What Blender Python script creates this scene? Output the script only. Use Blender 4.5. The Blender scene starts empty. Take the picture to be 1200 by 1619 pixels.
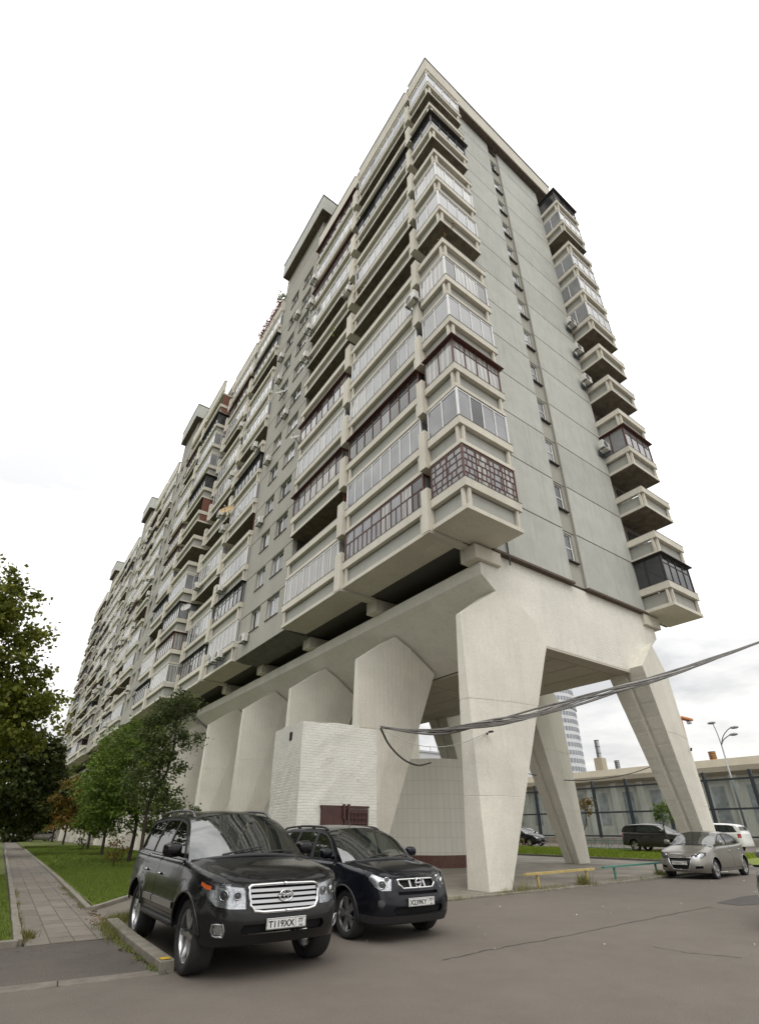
import bpy, bmesh, math, random
import numpy as np
from mathutils import Vector, Matrix
from mathutils.geometry import delaunay_2d_cdt
random.seed(7); rng = np.random.default_rng(7)
scn = bpy.context.scene
C = scn.collection
rad = math.radians

# ---------------------------------------------------------------- camera
# axes of the view in the building's frame: x along the end wall, y along the facade, z up
RM = np.array([[0.80975485, 0.27264897, 0.51957638],
               [-0.58676834, 0.37626234, 0.71702829],
               [0.0, -0.88548811, 0.46466204]])
CX, CY, FP, EYE = 604.0, 896.33, 793.08, 1.55
cam = bpy.data.cameras.new('camera'); camo = bpy.data.objects.new('camera', cam); C.objects.link(camo)
M = Matrix(((RM[0,0], -RM[0,1], -RM[0,2], 0.0), (RM[1,0], -RM[1,1], -RM[1,2], 0.0),
            (RM[2,0], -RM[2,1], -RM[2,2], EYE), (0, 0, 0, 1)))
camo.matrix_world = M
cam.sensor_fit = 'VERTICAL'; cam.sensor_height = 36.0
cam.lens = FP / 1619.0 * 36.0
cam.shift_x = -(CX - 600.0) / 1619.0
cam.shift_y = (CY - 809.5) / 1619.0
cam.clip_start = 0.1; cam.clip_end = 3000
scn.camera = camo
scn.render.resolution_x = 758; scn.render.resolution_y = 1024

# ---------------------------------------------------------------- overcast sky
SUN_EL, SUN_AZ = 52.0, 235.0        # direction the light comes from, degrees in the xy plane
world = bpy.data.worlds.new('World'); scn.world = world; world.use_nodes = True
wn, wl = world.node_tree.nodes, world.node_tree.links
wn.clear()
wout = wn.new('ShaderNodeOutputWorld'); wbg = wn.new('ShaderNodeBackground'); wbg.inputs[1].default_value = 0.1
sky = wn.new('ShaderNodeTexSky'); sky.sky_type = 'NISHITA'; sky.sun_disc = False
sky.sun_elevation = rad(SUN_EL); sky.sun_rotation = rad(90 - SUN_AZ)
tc = wn.new('ShaderNodeTexCoord'); sep = wn.new('ShaderNodeSeparateXYZ'); wl.new(tc.outputs['Generated'], sep.inputs[0])
# overcast luminance: three times brighter overhead than at the horizon
up = wn.new('ShaderNodeMath'); up.operation = 'MAXIMUM'; up.inputs[1].default_value = 0.0; wl.new(sep.outputs[2], up.inputs[0])
lum = wn.new('ShaderNodeMath'); lum.operation = 'MULTIPLY_ADD'; wl.new(up.outputs[0], lum.inputs[0]); lum.inputs[1].default_value = 12.2; lum.inputs[2].default_value = 8.0
mp = wn.new('ShaderNodeMapping'); mp.inputs['Scale'].default_value = (1.0, 1.0, 2.6); wl.new(tc.outputs['Generated'], mp.inputs[0])
nz = wn.new('ShaderNodeTexNoise'); nz.inputs['Scale'].default_value = 2.6; nz.inputs['Detail'].default_value = 6; nz.inputs['Roughness'].default_value = 0.55; nz.inputs['Distortion'].default_value = 0.3
wl.new(mp.outputs[0], nz.inputs['Vector'])
cr = wn.new('ShaderNodeValToRGB'); wl.new(nz.outputs[0], cr.inputs[0])
cr.color_ramp.elements[0].position = 0.36; cr.color_ramp.elements[0].color = (0.70, 0.705, 0.715, 1)
cr.color_ramp.elements[1].position = 0.56; cr.color_ramp.elements[1].color = (1.20, 1.185, 1.15, 1)
ml = wn.new('ShaderNodeVectorMath'); ml.operation = 'SCALE'; wl.new(cr.outputs[0], ml.inputs[0]); wl.new(lum.outputs[0], ml.inputs['Scale'])
mx = wn.new('ShaderNodeMix'); mx.data_type = 'RGBA'; mx.inputs[0].default_value = 0.97
wl.new(sky.outputs[0], mx.inputs[6]); wl.new(ml.outputs[0], mx.inputs[7])
wl.new(mx.outputs[2], wbg.inputs[0]); wl.new(wbg.outputs[0], wout.inputs[0])

sun = bpy.data.lights.new('sun', 'SUN'); sun.energy = 0.9; sun.angle = rad(28); sun.color = (1.0, 0.965, 0.91)
suno = bpy.data.objects.new('sun', sun); C.objects.link(suno)
sd = Vector((math.cos(rad(SUN_AZ)) * math.cos(rad(SUN_EL)), math.sin(rad(SUN_AZ)) * math.cos(rad(SUN_EL)), math.sin(rad(SUN_EL))))
suno.rotation_euler = (sd).to_track_quat('Z', 'Y').to_euler(); suno.location = (0, 0, 80)

scn.view_settings.view_transform = 'Standard'; scn.view_settings.look = 'None'
scn.view_settings.exposure = 0.0; scn.view_settings.gamma = 1.0
scn.render.engine = 'CYCLES'

def ray(px, py):
    return RM @ np.array([px - CX, py - CY, FP])
def on_ground(px, py, z=0.0):
    d = ray(px, py); t = (z - EYE) / d[2]; return Vector((d[0]*t, d[1]*t, z))
def on_y(px, py, y):
    d = ray(px, py); t = y / d[1]; return Vector((d[0]*t, y, d[2]*t + EYE))
def on_x(px, py, x):
    d = ray(px, py); t = x / d[0]; return Vector((x, d[1]*t, d[2]*t + EYE))

# ---------------------------------------------------------------- materials
MATS = {}
def mat(name, col, rough=0.8, var=0.0, scale=3.0, bump=0.0, bscale=40.0, metal=0.0, spec=0.5, col2=None, coat=0.0, island=0.0, detail=6, obj=False):
    if name in MATS: return MATS[name]
    m = bpy.data.materials.new(name); m.use_nodes = True; MATS[name] = m
    n, l = m.node_tree.nodes, m.node_tree.links
    b = n['Principled BSDF']
    b.inputs['Base Color'].default_value = (*col, 1); b.inputs['Roughness'].default_value = rough
    b.inputs['Metallic'].default_value = metal; b.inputs['Specular IOR Level'].default_value = spec
    if coat: b.inputs['Coat Weight'].default_value = coat; b.inputs['Coat Roughness'].default_value = 0.03
    t = n.new('ShaderNodeTexCoord')
    if obj: src = t.outputs['Object']
    else:
        g = n.new('ShaderNodeNewGeometry'); src = g.outputs['Position']
    out = None
    if var or col2:
        z = n.new('ShaderNodeTexNoise'); z.inputs['Scale'].default_value = scale; z.inputs['Detail'].default_value = detail; z.inputs['Roughness'].default_value = 0.62
        l.new(src, z.inputs['Vector'])
        r = n.new('ShaderNodeValToRGB'); l.new(z.outputs[0], r.inputs[0])
        a = [max(0, c * (1 - var)) for c in col]; c2 = col2 or [min(1, c * (1 + var)) for c in col]
        r.color_ramp.elements[0].position = 0.32; r.color_ramp.elements[0].color = (*a, 1)
        r.color_ramp.elements[1].position = 0.68; r.color_ramp.elements[1].color = (*c2, 1)
        out = r.outputs[0]
    if island:
        g2 = n.new('ShaderNodeNewGeometry'); h = n.new('ShaderNodeHueSaturation')
        mr = n.new('ShaderNodeMapRange'); l.new(g2.outputs['Random Per Island'], mr.inputs[0])
        mr.inputs[3].default_value = 1 - island; mr.inputs[4].default_value = 1 + island
        l.new(mr.outputs[0], h.inputs['Value'])
        if out: l.new(out, h.inputs['Color'])
        else: h.inputs['Color'].default_value = (*col, 1)
        out = h.outputs[0]
    if out: l.new(out, b.inputs['Base Color'])
    if bump:
        z2 = n.new('ShaderNodeTexNoise'); z2.inputs['Scale'].default_value = bscale; z2.inputs['Detail'].default_value = 8
        l.new(src, z2.inputs['Vector'])
        bp = n.new('ShaderNodeBump'); bp.inputs['Strength'].default_value = bump; bp.inputs['Distance'].default_value = 0.02
        l.new(z2.outputs[0], bp.inputs['Height']); l.new(bp.outputs[0], b.inputs['Normal'])
    return m

def weathered(name, col, streak=0.25, rough=0.85, grain=30.0, bump=0.25, boards=0.0, boarddir=2, spots=0.0, stain=(0.30, 0.29, 0.25), dscale=1.0):
    """painted concrete or render: broad tone shifts, run-down streaks, fine grain, optional board marks"""
    if name in MATS: return MATS[name]
    m = bpy.data.materials.new(name); m.use_nodes = True; MATS[name] = m
    n, l = m.node_tree.nodes, m.node_tree.links
    b = n['Principled BSDF']; b.inputs['Roughness'].default_value = rough; b.inputs['Specular IOR Level'].default_value = 0.25
    g = n.new('ShaderNodeNewGeometry')
    def noise(scale, vec=None, detail=6, rough=0.6):
        z = n.new('ShaderNodeTexNoise'); z.inputs['Scale'].default_value = scale; z.inputs['Detail'].default_value = detail; z.inputs['Roughness'].default_value = rough
        l.new(vec or g.outputs['Position'], z.inputs['Vector']); return z.outputs[0]
    def ramp(src, p0, c0, p1, c1):
        r = n.new('ShaderNodeValToRGB'); l.new(src, r.inputs[0])
        r.color_ramp.elements[0].position = p0; r.color_ramp.elements[0].color = (*c0, 1)
        r.color_ramp.elements[1].position = p1; r.color_ramp.elements[1].color = (*c1, 1); return r.outputs[0]
    def mixc(fac, a, bcol, mode='MIX'):
        x = n.new('ShaderNodeMix'); x.data_type = 'RGBA'; x.blend_type = mode
        if isinstance(fac, float): x.inputs[0].default_value = fac
        else: l.new(fac, x.inputs[0])
        for i, v in ((6, a), (7, bcol)):
            if isinstance(v, tuple): x.inputs[i].default_value = (*v, 1)
            else: l.new(v, x.inputs[i])
        return x.outputs[2]
    base = ramp(noise(0.55*dscale), 0.3, tuple(c*0.90 for c in col), 0.7, tuple(min(1, c*1.06) for c in col))
    mpg = n.new('ShaderNodeMapping'); mpg.inputs['Scale'].default_value = (3.2*dscale, 3.2*dscale, 0.22*dscale); l.new(g.outputs['Position'], mpg.inputs[0])
    st = ramp(noise(1.0, mpg.outputs[0], 7, 0.65), 0.52, (0, 0, 0), 0.80, (1, 1, 1))
    sm = n.new('ShaderNodeMath'); sm.operation = 'MULTIPLY'; l.new(st, sm.inputs[0]); sm.inputs[1].default_value = streak
    base = mixc(sm.outputs[0], base, stain)
    fine = ramp(noise(grain, None, 4), 0.3, (0.90, 0.90, 0.90), 0.7, (1.05, 1.05, 1.05))
    base = mixc(1.0, base, fine, 'MULTIPLY')
    if spots:
        sp = ramp(noise(9.0, None, 8, 0.7), 0.66, (0, 0, 0), 0.72, (1, 1, 1))
        q = n.new('ShaderNodeMath'); q.operation = 'MULTIPLY'; l.new(sp, q.inputs[0]); q.inputs[1].default_value = spots
        base = mixc(q.outputs[0], base, (0.16, 0.15, 0.13))
    oi = n.new('ShaderNodeObjectInfo'); mr = n.new('ShaderNodeMapRange'); l.new(oi.outputs['Random'], mr.inputs[0]); mr.inputs[3].default_value = 0.93; mr.inputs[4].default_value = 1.05
    tv = n.new('ShaderNodeVectorMath'); tv.operation = 'SCALE'; l.new(base, tv.inputs[0]); l.new(mr.outputs[0], tv.inputs['Scale']); base = tv.outputs[0]
    l.new(base, b.inputs['Base Color'])
    hsrc = noise(grain * 1.3, None, 8, 0.7)
    if boards:
        wv = n.new('ShaderNodeTexWave'); wv.wave_type = 'BANDS'; wv.bands_direction = 'XYZ'[boarddir]
        wv.inputs['Scale'].default_value = boards; wv.inputs['Distortion'].default_value = 0.6; wv.inputs['Detail Scale'].default_value = 0.4
        l.new(g.outputs['Position'], wv.inputs['Vector'])
        rp = ramp(wv.outputs['Fac'], 0.0, (0, 0, 0), 0.22, (1, 1, 1))
        ad = n.new('ShaderNodeMath'); ad.operation = 'MULTIPLY_ADD'; l.new(rp, ad.inputs[0]); ad.inputs[1].default_value = 0.9; l.new(hsrc, ad.inputs[2]); hsrc = ad.outputs[0]
    bp = n.new('ShaderNodeBump'); bp.inputs['Strength'].default_value = bump; bp.inputs['Distance'].default_value = 0.012
    l.new(hsrc, bp.inputs['Height']); l.new(bp.outputs[0], b.inputs['Normal'])
    return m

def glass_mat(name, tint, rough=0.02, trans=0.5, spec=0.25, refl=0.75):
    """thin pane: mixes a clear tinted path with a mirror-like reflection"""
    if name in MATS: return MATS[name]
    m = bpy.data.materials.new(name); m.use_nodes = True; MATS[name] = m
    n, l = m.node_tree.nodes, m.node_tree.links; n.clear()
    o = n.new('ShaderNodeOutputMaterial'); t = n.new('ShaderNodeBsdfTransparent'); t.inputs[0].default_value = (*tint, 1)
    d = n.new('ShaderNodeBsdfPrincipled'); d.inputs['Base Color'].default_value = (*[c*0.12 for c in tint], 1); d.inputs['Roughness'].default_value = rough
    d.inputs['Specular IOR Level'].default_value = spec
    gl = n.new('ShaderNodeBsdfGlossy'); gl.inputs['Roughness'].default_value = rough
    fr0 = n.new('ShaderNodeFresnel'); fr0.inputs['IOR'].default_value = 1.5; fr = n.new('ShaderNodeMath'); fr.operation = 'MULTIPLY'; fr.inputs[1].default_value = refl; l.new(fr0.outputs[0], fr.inputs[0])
    a = n.new('ShaderNodeMixShader'); a.inputs[0].default_value = 1 - trans; l.new(t.outputs[0], a.inputs[1]); l.new(d.outputs[0], a.inputs[2])
    b2 = n.new('ShaderNodeMixShader'); l.new(fr.outputs[0], b2.inputs[0]); l.new(a.outputs[0], b2.inputs[1]); l.new(gl.outputs[0], b2.inputs[2])
    l.new(b2.outputs[0], o.inputs[0]); return m

# ---------------------------------------------------------------- mesh helpers
def link(o, parent=None):
    C.objects.link(o)
    if parent is not None: o.parent = parent
    return o
class MB:
    """collects shapes, then links them as one mesh object"""
    def __init__(s): s.v = []; s.f = []; s.m = []
    def add(s, v, f, mi=0):
        k = len(s.v); s.v += [tuple(p) for p in v]; s.f += [tuple(i + k for i in q) for q in f]; s.m += [mi] * len(f); return s
    def box(s, a, b, mi=0):
        x0, y0, z0 = a; x1, y1, z1 = b
        return s.add([(x0,y0,z0),(x1,y0,z0),(x1,y1,z0),(x0,y1,z0),(x0,y0,z1),(x1,y0,z1),(x1,y1,z1),(x0,y1,z1)],
                     [(0,3,2,1),(4,5,6,7),(0,1,5,4),(1,2,6,5),(2,3,7,6),(3,0,4,7)], mi)
    def bbox(s, a, b, r=0.02, mi=0):
        """box with chamfered edges"""
        bm = bmesh.new(); bmesh.ops.create_cube(bm, size=1)
        for q in bm.verts: q.co = Vector([(a[i] + b[i]) / 2 + q.co[i] * (b[i] - a[i]) for i in range(3)])
        bmesh.ops.bevel(bm, geom=bm.edges[:], offset=r, segments=2, profile=0.5, affect='EDGES')
        bm.verts.ensure_lookup_table(); s.add([q.co for q in bm.verts], [[w.index for w in f.verts] for f in bm.faces], mi); bm.free(); return s
    def prism(s, poly, axis, a, b, mi=0):
        """polygon in the two other axes, extruded along axis from a to b"""
        n = len(poly)
        def P(p, t):
            q = list(p); q.insert(axis, t); return q
        v = [P(p, a) for p in poly] + [P(p, b) for p in poly]
        f = [tuple(range(n))[::-1], tuple(range(n, 2*n))] + [(i, (i+1) % n, (i+1) % n + n, i + n) for i in range(n)]
        return s.add(v, f, mi)
    def tube(s, pts, r, n=8, mi=0, cap=True):
        pts = [Vector(p) for p in pts]; rs = r if isinstance(r, (list, tuple)) else [r] * len(pts)
        k = len(s.v); ref = Vector((0.3, 0.5, 0.81))
        for i, p in enumerate(pts):
            d = (pts[min(i+1, len(pts)-1)] - pts[max(i-1, 0)])
            if d.length < 1e-9: d = Vector((0, 0, 1))
            d.normalize(); rf = ref if abs(d.dot(ref)) < 0.95 else Vector((1, 0, 0))
            a = d.cross(rf).normalized(); b = d.cross(a)
            for j in range(n):
                t = 2 * math.pi * j / n; s.v.append(tuple(p + (a * math.cos(t) + b * math.sin(t)) * rs[i]))
        for i in range(len(pts) - 1):
            for j in range(n):
                s.f.append((k+i*n+j, k+i*n+(j+1) % n, k+(i+1)*n+(j+1) % n, k+(i+1)*n+j)); s.m.append(mi)
        if cap:
            s.f.append(tuple(k + j for j in range(n))[::-1]); s.f.append(tuple(k + (len(pts)-1)*n + j for j in range(n))); s.m += [mi, mi]
        return s
    def lathe(s, prof, axis=1, n=32, mi=0, c=(0,0,0), closed=False):
        """profile (radius, along) turned around axis"""
        k = len(s.v); m = len(prof)
        for j in range(n):
            t = 2 * math.pi * j / n
            for r, a in prof:
                p = [r * math.cos(t), r * math.sin(t)]; p.insert(axis, a); s.v.append((p[0]+c[0], p[1]+c[1], p[2]+c[2]))
        for j in range(n):
            for i in range(m if closed else m - 1):
                a, b = k + j*m + i, k + j*m + (i+1) % m; c2, d = k + ((j+1) % n)*m + (i+1) % m, k + ((j+1) % n)*m + i
                s.f.append((a, b, c2, d)); s.m.append(mi)
        return s
    def mesh(s, name):
        me = bpy.data.meshes.new(name); me.from_pydata(s.v, [], s.f); return me
    def build(s, name, mats, parent=None, smooth=False, loc=None, fix=True, auto=None):
        me = s.mesh(name); finish(me, mats, s.m, smooth, fix, auto)
        o = bpy.data.objects.new(name, me); link(o, parent)
        if loc is not None: o.location = loc
        return o
def finish(me, mats, mi=None, smooth=False, fix=True, auto=None):
    for q in (mats if isinstance(mats, (list, tuple)) else [mats]): me.materials.append(q)
    if mi is not None and len(me.polygons) == len(mi): me.polygons.foreach_set('material_index', mi)
    if fix:
        bm = bmesh.new(); bm.from_mesh(me); bmesh.ops.recalc_face_normals(bm, faces=bm.faces); bm.to_mesh(me); bm.free()
    if smooth or auto:
        me.polygons.foreach_set('use_smooth', [True] * len(me.polygons))
        if auto: me.set_sharp_from_angle(angle=rad(auto))
    me.update()
def inst(me, name, parent=None, loc=(0,0,0), rot=None, scale=None):
    o = bpy.data.objects.new(name, me); o.location = loc
    if rot is not None: o.rotation_euler = rot
    if scale is not None: o.scale = scale
    return link(o, parent)
def tag(o, label, cat, group=None):
    o['label'] = label; o['category'] = cat
    if group: o['group'] = group
    return o
def struct(o): o['kind'] = 'structure'; return o
def empty(name, loc=(0,0,0), rz=0.0, parent=None):
    o = bpy.data.objects.new(name, None); o.empty_display_size = 0.3; o.location = loc; o.rotation_euler = (0, 0, rz); return link(o, parent)
def lerp(a, b, t): return a + (b - a) * t
# ================================================================= the apartment building on legs
PAINT = weathered('white_paint', (0.62, 0.59, 0.505), streak=0.36, boards=0.0, bump=0.3, grain=22)
LEGM = weathered('leg_paint', (0.71, 0.685, 0.60), streak=0.26, boards=1.5, boarddir=0, bump=0.55, grain=16, spots=0.30, stain=(.40, .37, .30))
BEAM = weathered('board_marked_paint', (0.73, 0.71, 0.635), streak=0.28, boards=2.3, boarddir=2, bump=0.42, grain=12, spots=.12)
RENDER = weathered('grey_render', (0.485, 0.49, 0.45), streak=0.42, dscale=1.7, bump=0.6, grain=45, stain=(0.22, 0.22, 0.20))
RENDER2 = weathered('grey_render_warm', (0.36, 0.35, 0.305), streak=0.22, bump=0.5, grain=45, stain=(0.2, 0.2, 0.18))
INFILL = weathered('grey_infill', (0.37, 0.37, 0.335), streak=0.3, bump=0.3, grain=40, stain=(0.2, 0.2, 0.19))
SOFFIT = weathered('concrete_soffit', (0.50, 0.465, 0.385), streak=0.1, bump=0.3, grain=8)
SOFFITD = mat('dark_brown_soffit', (0.135, 0.115, 0.085), 0.95, var=0.35, scale=2.5)  # darker brown underside for balcony slabs above the lowest
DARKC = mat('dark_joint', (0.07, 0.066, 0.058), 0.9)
TRIM = mat('rusty_trim', (0.10, 0.075, 0.055), 0.8, var=0.3, scale=8)
WFR = mat('white_frame', (0.74, 0.74, 0.73), 0.45, var=0.05, scale=2)
BFR = mat('brown_frame', (0.105, 0.040, 0.030), 0.6, var=0.25, scale=6)
DFR = mat('dark_frame', (0.045, 0.04, 0.037), 0.55, var=0.2, scale=6)
GLA = mat('pane_sky', (0.23, 0.235, 0.245), 0.06, var=0.25, scale=0.5, spec=0.6)
GLC = mat('pane_curtain', (0.40, 0.395, 0.375), 0.09, var=0.12, scale=0.9, spec=0.6)
GLD = mat('pane_dark', (0.045, 0.048, 0.05), 0.05, var=0.4, scale=0.7, spec=0.6)
_n, _l = GLC.node_tree.nodes, GLC.node_tree.links
_w = _n.new('ShaderNodeTexWave'); _w.bands_direction = 'DIAGONAL'; _w.inputs['Scale'].default_value = 2.2; _w.inputs['Distortion'].default_value = 2.5; _w.inputs['Detail Scale'].default_value = .3
_g = _n.new('ShaderNodeNewGeometry'); _m = _n.new('ShaderNodeMapping'); _m.inputs['Scale'].default_value = (1, 1, .04); _l.new(_g.outputs['Position'], _m.inputs[0]); _l.new(_m.outputs[0], _w.inputs['Vector'])
_x = _n.new('ShaderNodeMix'); _x.data_type = 'RGBA'; _x.blend_type = 'MULTIPLY'; _x.inputs[0].default_value = .45  # stripes in the colour stand for shade between curtain folds
_src = _n['Principled BSDF'].inputs['Base Color'].links[0].from_socket; _l.new(_src, _x.inputs[6]); _l.new(_w.outputs['Color'], _x.inputs[7]); _l.new(_x.outputs[2], _n['Principled BSDF'].inputs['Base Color'])
RUST = mat('metal_sheet_brown', (0.16, 0.06, 0.035), 0.7, var=0.3, scale=5)
GREENB = mat('green_boards', (0.06, 0.10, 0.06), 0.8, var=0.3, scale=6)
ROOFD = mat('roof_edge_metal', (0.06, 0.058, 0.056), 0.6)
EAVE = mat('brown_eave_boards', (0.12, 0.095, 0.075), 0.8, var=0.3, scale=3)

Z0, ST, NF = 11.65, 3.0, 12
BLD_LOC = Vector((19.8, 12.0, 0.0))
bld = empty('apartment_building', BLD_LOC)
tag(bld, 'long grey and cream apartment slab with stacked balconies raised on tapered white concrete legs', 'building')
BINV = Matrix.Translation(-BLD_LOC)
def bpart(o):
    """parent a part that is laid out in world coordinates"""
    o.parent = bld; o.matrix_parent_inverse = BINV; return o
def bbuild(mb, name, m, **k): return bpart(mb.build(name, m, **k))

CACHE = {}
def cached(key, fn, mats, auto=None):
    if key not in CACHE:
        mb = fn(); me = mb.mesh(key if isinstance(key, str) else key[0]); finish(me, mats, mb.m, auto=auto); CACHE[key] = me
    return CACHE[key]

def m_slab(L, D, dark_under=False):
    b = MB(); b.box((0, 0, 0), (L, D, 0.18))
    if dark_under: b.box((.03, .03, -.012), (L-.03, D, -.001), 1)
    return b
def m_panel(L, D):
    b = MB(); b.box((.15, .15, .18), (L-.15, .21, .90)); b.box((.15, .21, .18), (.21, D, .90)); b.box((L-.21, .21, .18), (L-.15, D, .90)); return b
def m_rail(L, D):
    b = MB(); b.box((-.04, -.05, .96), (L+.04, .20, 1.35)); b.box((-.04, .20, .963), (.20, D, 1.347)); b.box((L-.20, .20, .963), (L+.04, D, 1.347)); b.box((-.055, -.065, 1.35), (L+.055, .03, 1.372), 1); b.box((-.055, .03, 1.352), (.03, D, 1.370), 1); return b
def m_posts(L, D):
    b = MB()
    b.box((0, 0, 0), (.13, .12, .78)); return b
def m_frame(L, D, typ):
    b = MB(); w = {'W': .045, 'C': .04, 'B': .04, 'L': .035, 'X': .035, 'D': .035}[typ]; z0, z1 = 1.35, 2.96; y0, y1 = .035, .095
    nx = max(2, round(L / .78)); ny = 2
    def hbar(z, h): b.box((.02, y0, z), (L-.02, y1, z+h)); b.box((.02, y1, z), (.08, D, z+h)); b.box((L-.08, y1, z), (L-.02, D, z+h))
    hbar(z0, .06); hbar(z1-.07, .07)
    def vb(x, w2, za=z0+.06, zb=z1-.07, p=.012): b.box((x-w2/2, y0-p, za), (x+w2/2, y1-.004, zb))
    for i in range(nx + 1): vb(.04 + (L-.08) * i / nx, w)
    for j in range(1, ny + 1):
        for xs in ((.02, .08), (L-.08, L-.02)):
            yy = .09 + (D-.09) * j / ny - .03; b.box((xs[0]-.008, yy-w/2, z0+.06), (xs[1]+.008, yy+w/2, z1-.07))
    for xs in ((.015, .085), (L-.085, L-.015)): b.box((xs[0], .015, z0), (xs[1], .095, z1))
    if typ in ('B', 'D'): b.box((.02, y0-.004, z0+1.12), (L-.02, y1-.008, z0+1.16))
    if typ == 'L':
        b.box((.02, y0-.004, z0+.92), (L-.02, y1-.008, z0+.97))
        for i in range(nx): vb(.04 + (L-.08) * (i+.5) / nx, .03, z0+.06, z0+.92, .008)
    if typ == 'X':
        rows = [.32, .62, .95, 1.25]
        for zr in rows: b.box((.02, y0-.004, z0+zr), (L-.02, y1-.008, z0+zr+.035)); b.box((.024, y1, z0+zr), (.076, D, z0+zr+.035))
        cuts = [0.06] + [r for r in rows] + [1.54]
        rr = random.Random(3)
        for a, c in zip(cuts[:-1], cuts[1:]):
            for i in range(nx * 2):
                x = .1 + (L-.2) * (i + rr.uniform(.2, .8)) / (nx*2); vb(x, .032, z0+a, z0+c, .006)
            for i in range(4):
                yy = .2 + (D-.3) * (i + rr.uniform(.2, .8)) / 4; b.box((.018, yy-.016, z0+a), (.074, yy+.016, z0+c))
    if typ == 'D' or typ == 'B':
        b.box((-.16, -.16, z1), (L+.16, D, z1+.035))
    return b
def m_pane(w, h):
    b = MB(); b.box((0, 0, 0), (w, .012, h)); return b
def m_door():
    b = MB(); b.box((0, -.05, .2), (.9, 0, 2.5)); b.box((.9, -.05, 1.0), (2.3, 0, 2.5)); return b

CLUT = [mat('cupboard_brown', (.13, .07, .04), .6), mat('board_blue', (.05, .12, .22), .6), mat('box_white', (.5, .49, .45), .7), mat('box_card', (.25, .17, .09), .9), mat('cloth_red', (.25, .05, .04), .9)]
FRM = {'W': WFR, 'C': WFR, 'B': BFR, 'L': BFR, 'X': BFR, 'D': DFR}
brnd = random.Random(11)
def balcony(loc, rz, L, D, typ, fine=True, side=None):
    """one balcony: floor slab with infill panels, rail beam, posts and (when glazed) frame and panes"""
    L = round(L, 2); k = (L, D)
    dark_under = loc[2] > Z0 + 1
    o = inst(cached(('balcony', dark_under) + k, lambda: m_slab(L, D, dark_under), [PAINT, SOFFITD]), 'balcony', None, loc, (0, 0, rz)); bpart(o)
    inst(cached(('panel',) + k, lambda: m_panel(L, D), INFILL), 'infill_panel', o)
    inst(cached(('rail',) + k, lambda: m_rail(L, D), [PAINT, DFR]), 'rail', o)
    if fine:
        for pq in ((.0, .14), (L-.13, .14), (.14, .0), (L-.27, .0)): inst(cached('corner_post', lambda: m_posts(L, D), PAINT), 'corner_post', o, (pq[0], pq[1], .18))
    if typ == 'O':
        if fine:
            inst(cached('balcony_door', m_door, GLD), 'balcony_door', o, (L * .35, D - .02, .1))
            for _ in range(brnd.randrange(0, 4)):
                w_, h_, d_ = brnd.uniform(.3, .9), brnd.uniform(.5, 1.7), brnd.uniform(.25, .5); x_ = brnd.uniform(.3, max(.4, L-1.2))
                MB().bbox((x_, D-.1-d_, .18), (x_+w_, D-.1, .18+h_), .02).build('stored_item', brnd.choice(CLUT), o)
        if side: s = MB(); s.box((L-.06, .2, .18), (L-.02, D, 2.95)); s.build('side_screen', side, o)
        return o
    inst(cached(('frame', L, D, typ), lambda: m_frame(L, D, typ), FRM[typ]), 'window_frame', o)
    pm = {'W': [GLA, GLA, GLC, GLA], 'C': [GLC], 'B': [GLC, GLA, GLD], 'L': [GLC, GLC, GLA], 'X': [GLC, GLA], 'D': [GLA, GLD, GLD, GLC]}[typ]
    nx = max(2, round(L / .78)); w = (L - .08) / nx; h = 1.48
    if fine:
        main = brnd.choice(pm)
        for i in range(nx):
            g = main if brnd.random() < .7 else brnd.choice(pm)
            if brnd.random() < .05: g = GLD
            inst(cached(('pane', round(w, 2), g.name), lambda: m_pane(w - .035, h), g), 'pane', o, (.04 + w * i + .018, .055, 1.41))
        wd = (D - .12) / 2
        for i in range(2):
            g = main
            inst(cached(('pane', round(wd, 2), g.name), lambda: m_pane(wd - .035, h), g), 'pane', o, (.045, .09 + wd * (i + 1), 1.41), (0, 0, -math.pi/2))
            inst(cached(('pane', round(wd, 2), g.name), lambda: m_pane(wd - .035, h), g), 'pane', o, (L - .055, .09 + wd * (i + 1), 1.41), (0, 0, -math.pi/2))
    else:
        g = brnd.choice(pm)
        def gl():
            b = MB(); b.box((.05, .05, 1.41), (L-.05, .065, 2.89)); b.box((.05, .065, 1.41), (.065, D, 2.89)); b.box((L-.065, .065, 1.41), (L-.05, D, 2.89)); return b
        inst(cached(('glazing', L, D, g.name), gl, g), 'glazing', o)
    return o

def fin(x, y0, y1, z, bracket=False):
    o = inst(cached(('fin', round(y1-y0, 2)), lambda: MB().box((0, 0, 0), (1.75, y1-y0, 1.98)), PAINT), 'fin', None, (x, y0, z)); bpart(o)
    if bracket:
        bbuild(MB().prism([(x+.02, Z0-.12), (x+2.1, Z0-.12), (x+2.1, Z0+.2), (x+.02, Z0+.2)], 1, y0+.02, y1-.02), 'bracket', PAINT)

XF = 11.07
T_B2 = ['L', 'W', 'B', 'W', 'W', 'O', 'O', 'W', 'O', 'D', 'O', 'W']
T_B3 = ['C', 'O', 'B', 'W', 'B', 'O', 'O', 'O', 'W', 'B', 'W', 'B']
T_B4 = ['W', 'D', 'W', 'O', 'W', 'D', 'O', 'W', 'W', 'O', 'D', 'W']
T_B5 = ['D', 'W', 'O', 'W', 'O', 'O', 'W', 'W', 'O', 'W', 'B', 'W']
T_CN = ['X', 'W', 'B', 'W', 'W', 'O', 'W', 'W', 'O', 'D', 'O', 'W']
T_BK = ['D', 'O', 'O', 'B', 'O', 'O', 'O', 'W', 'W', 'W', 'O', 'W', 'D']

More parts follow.
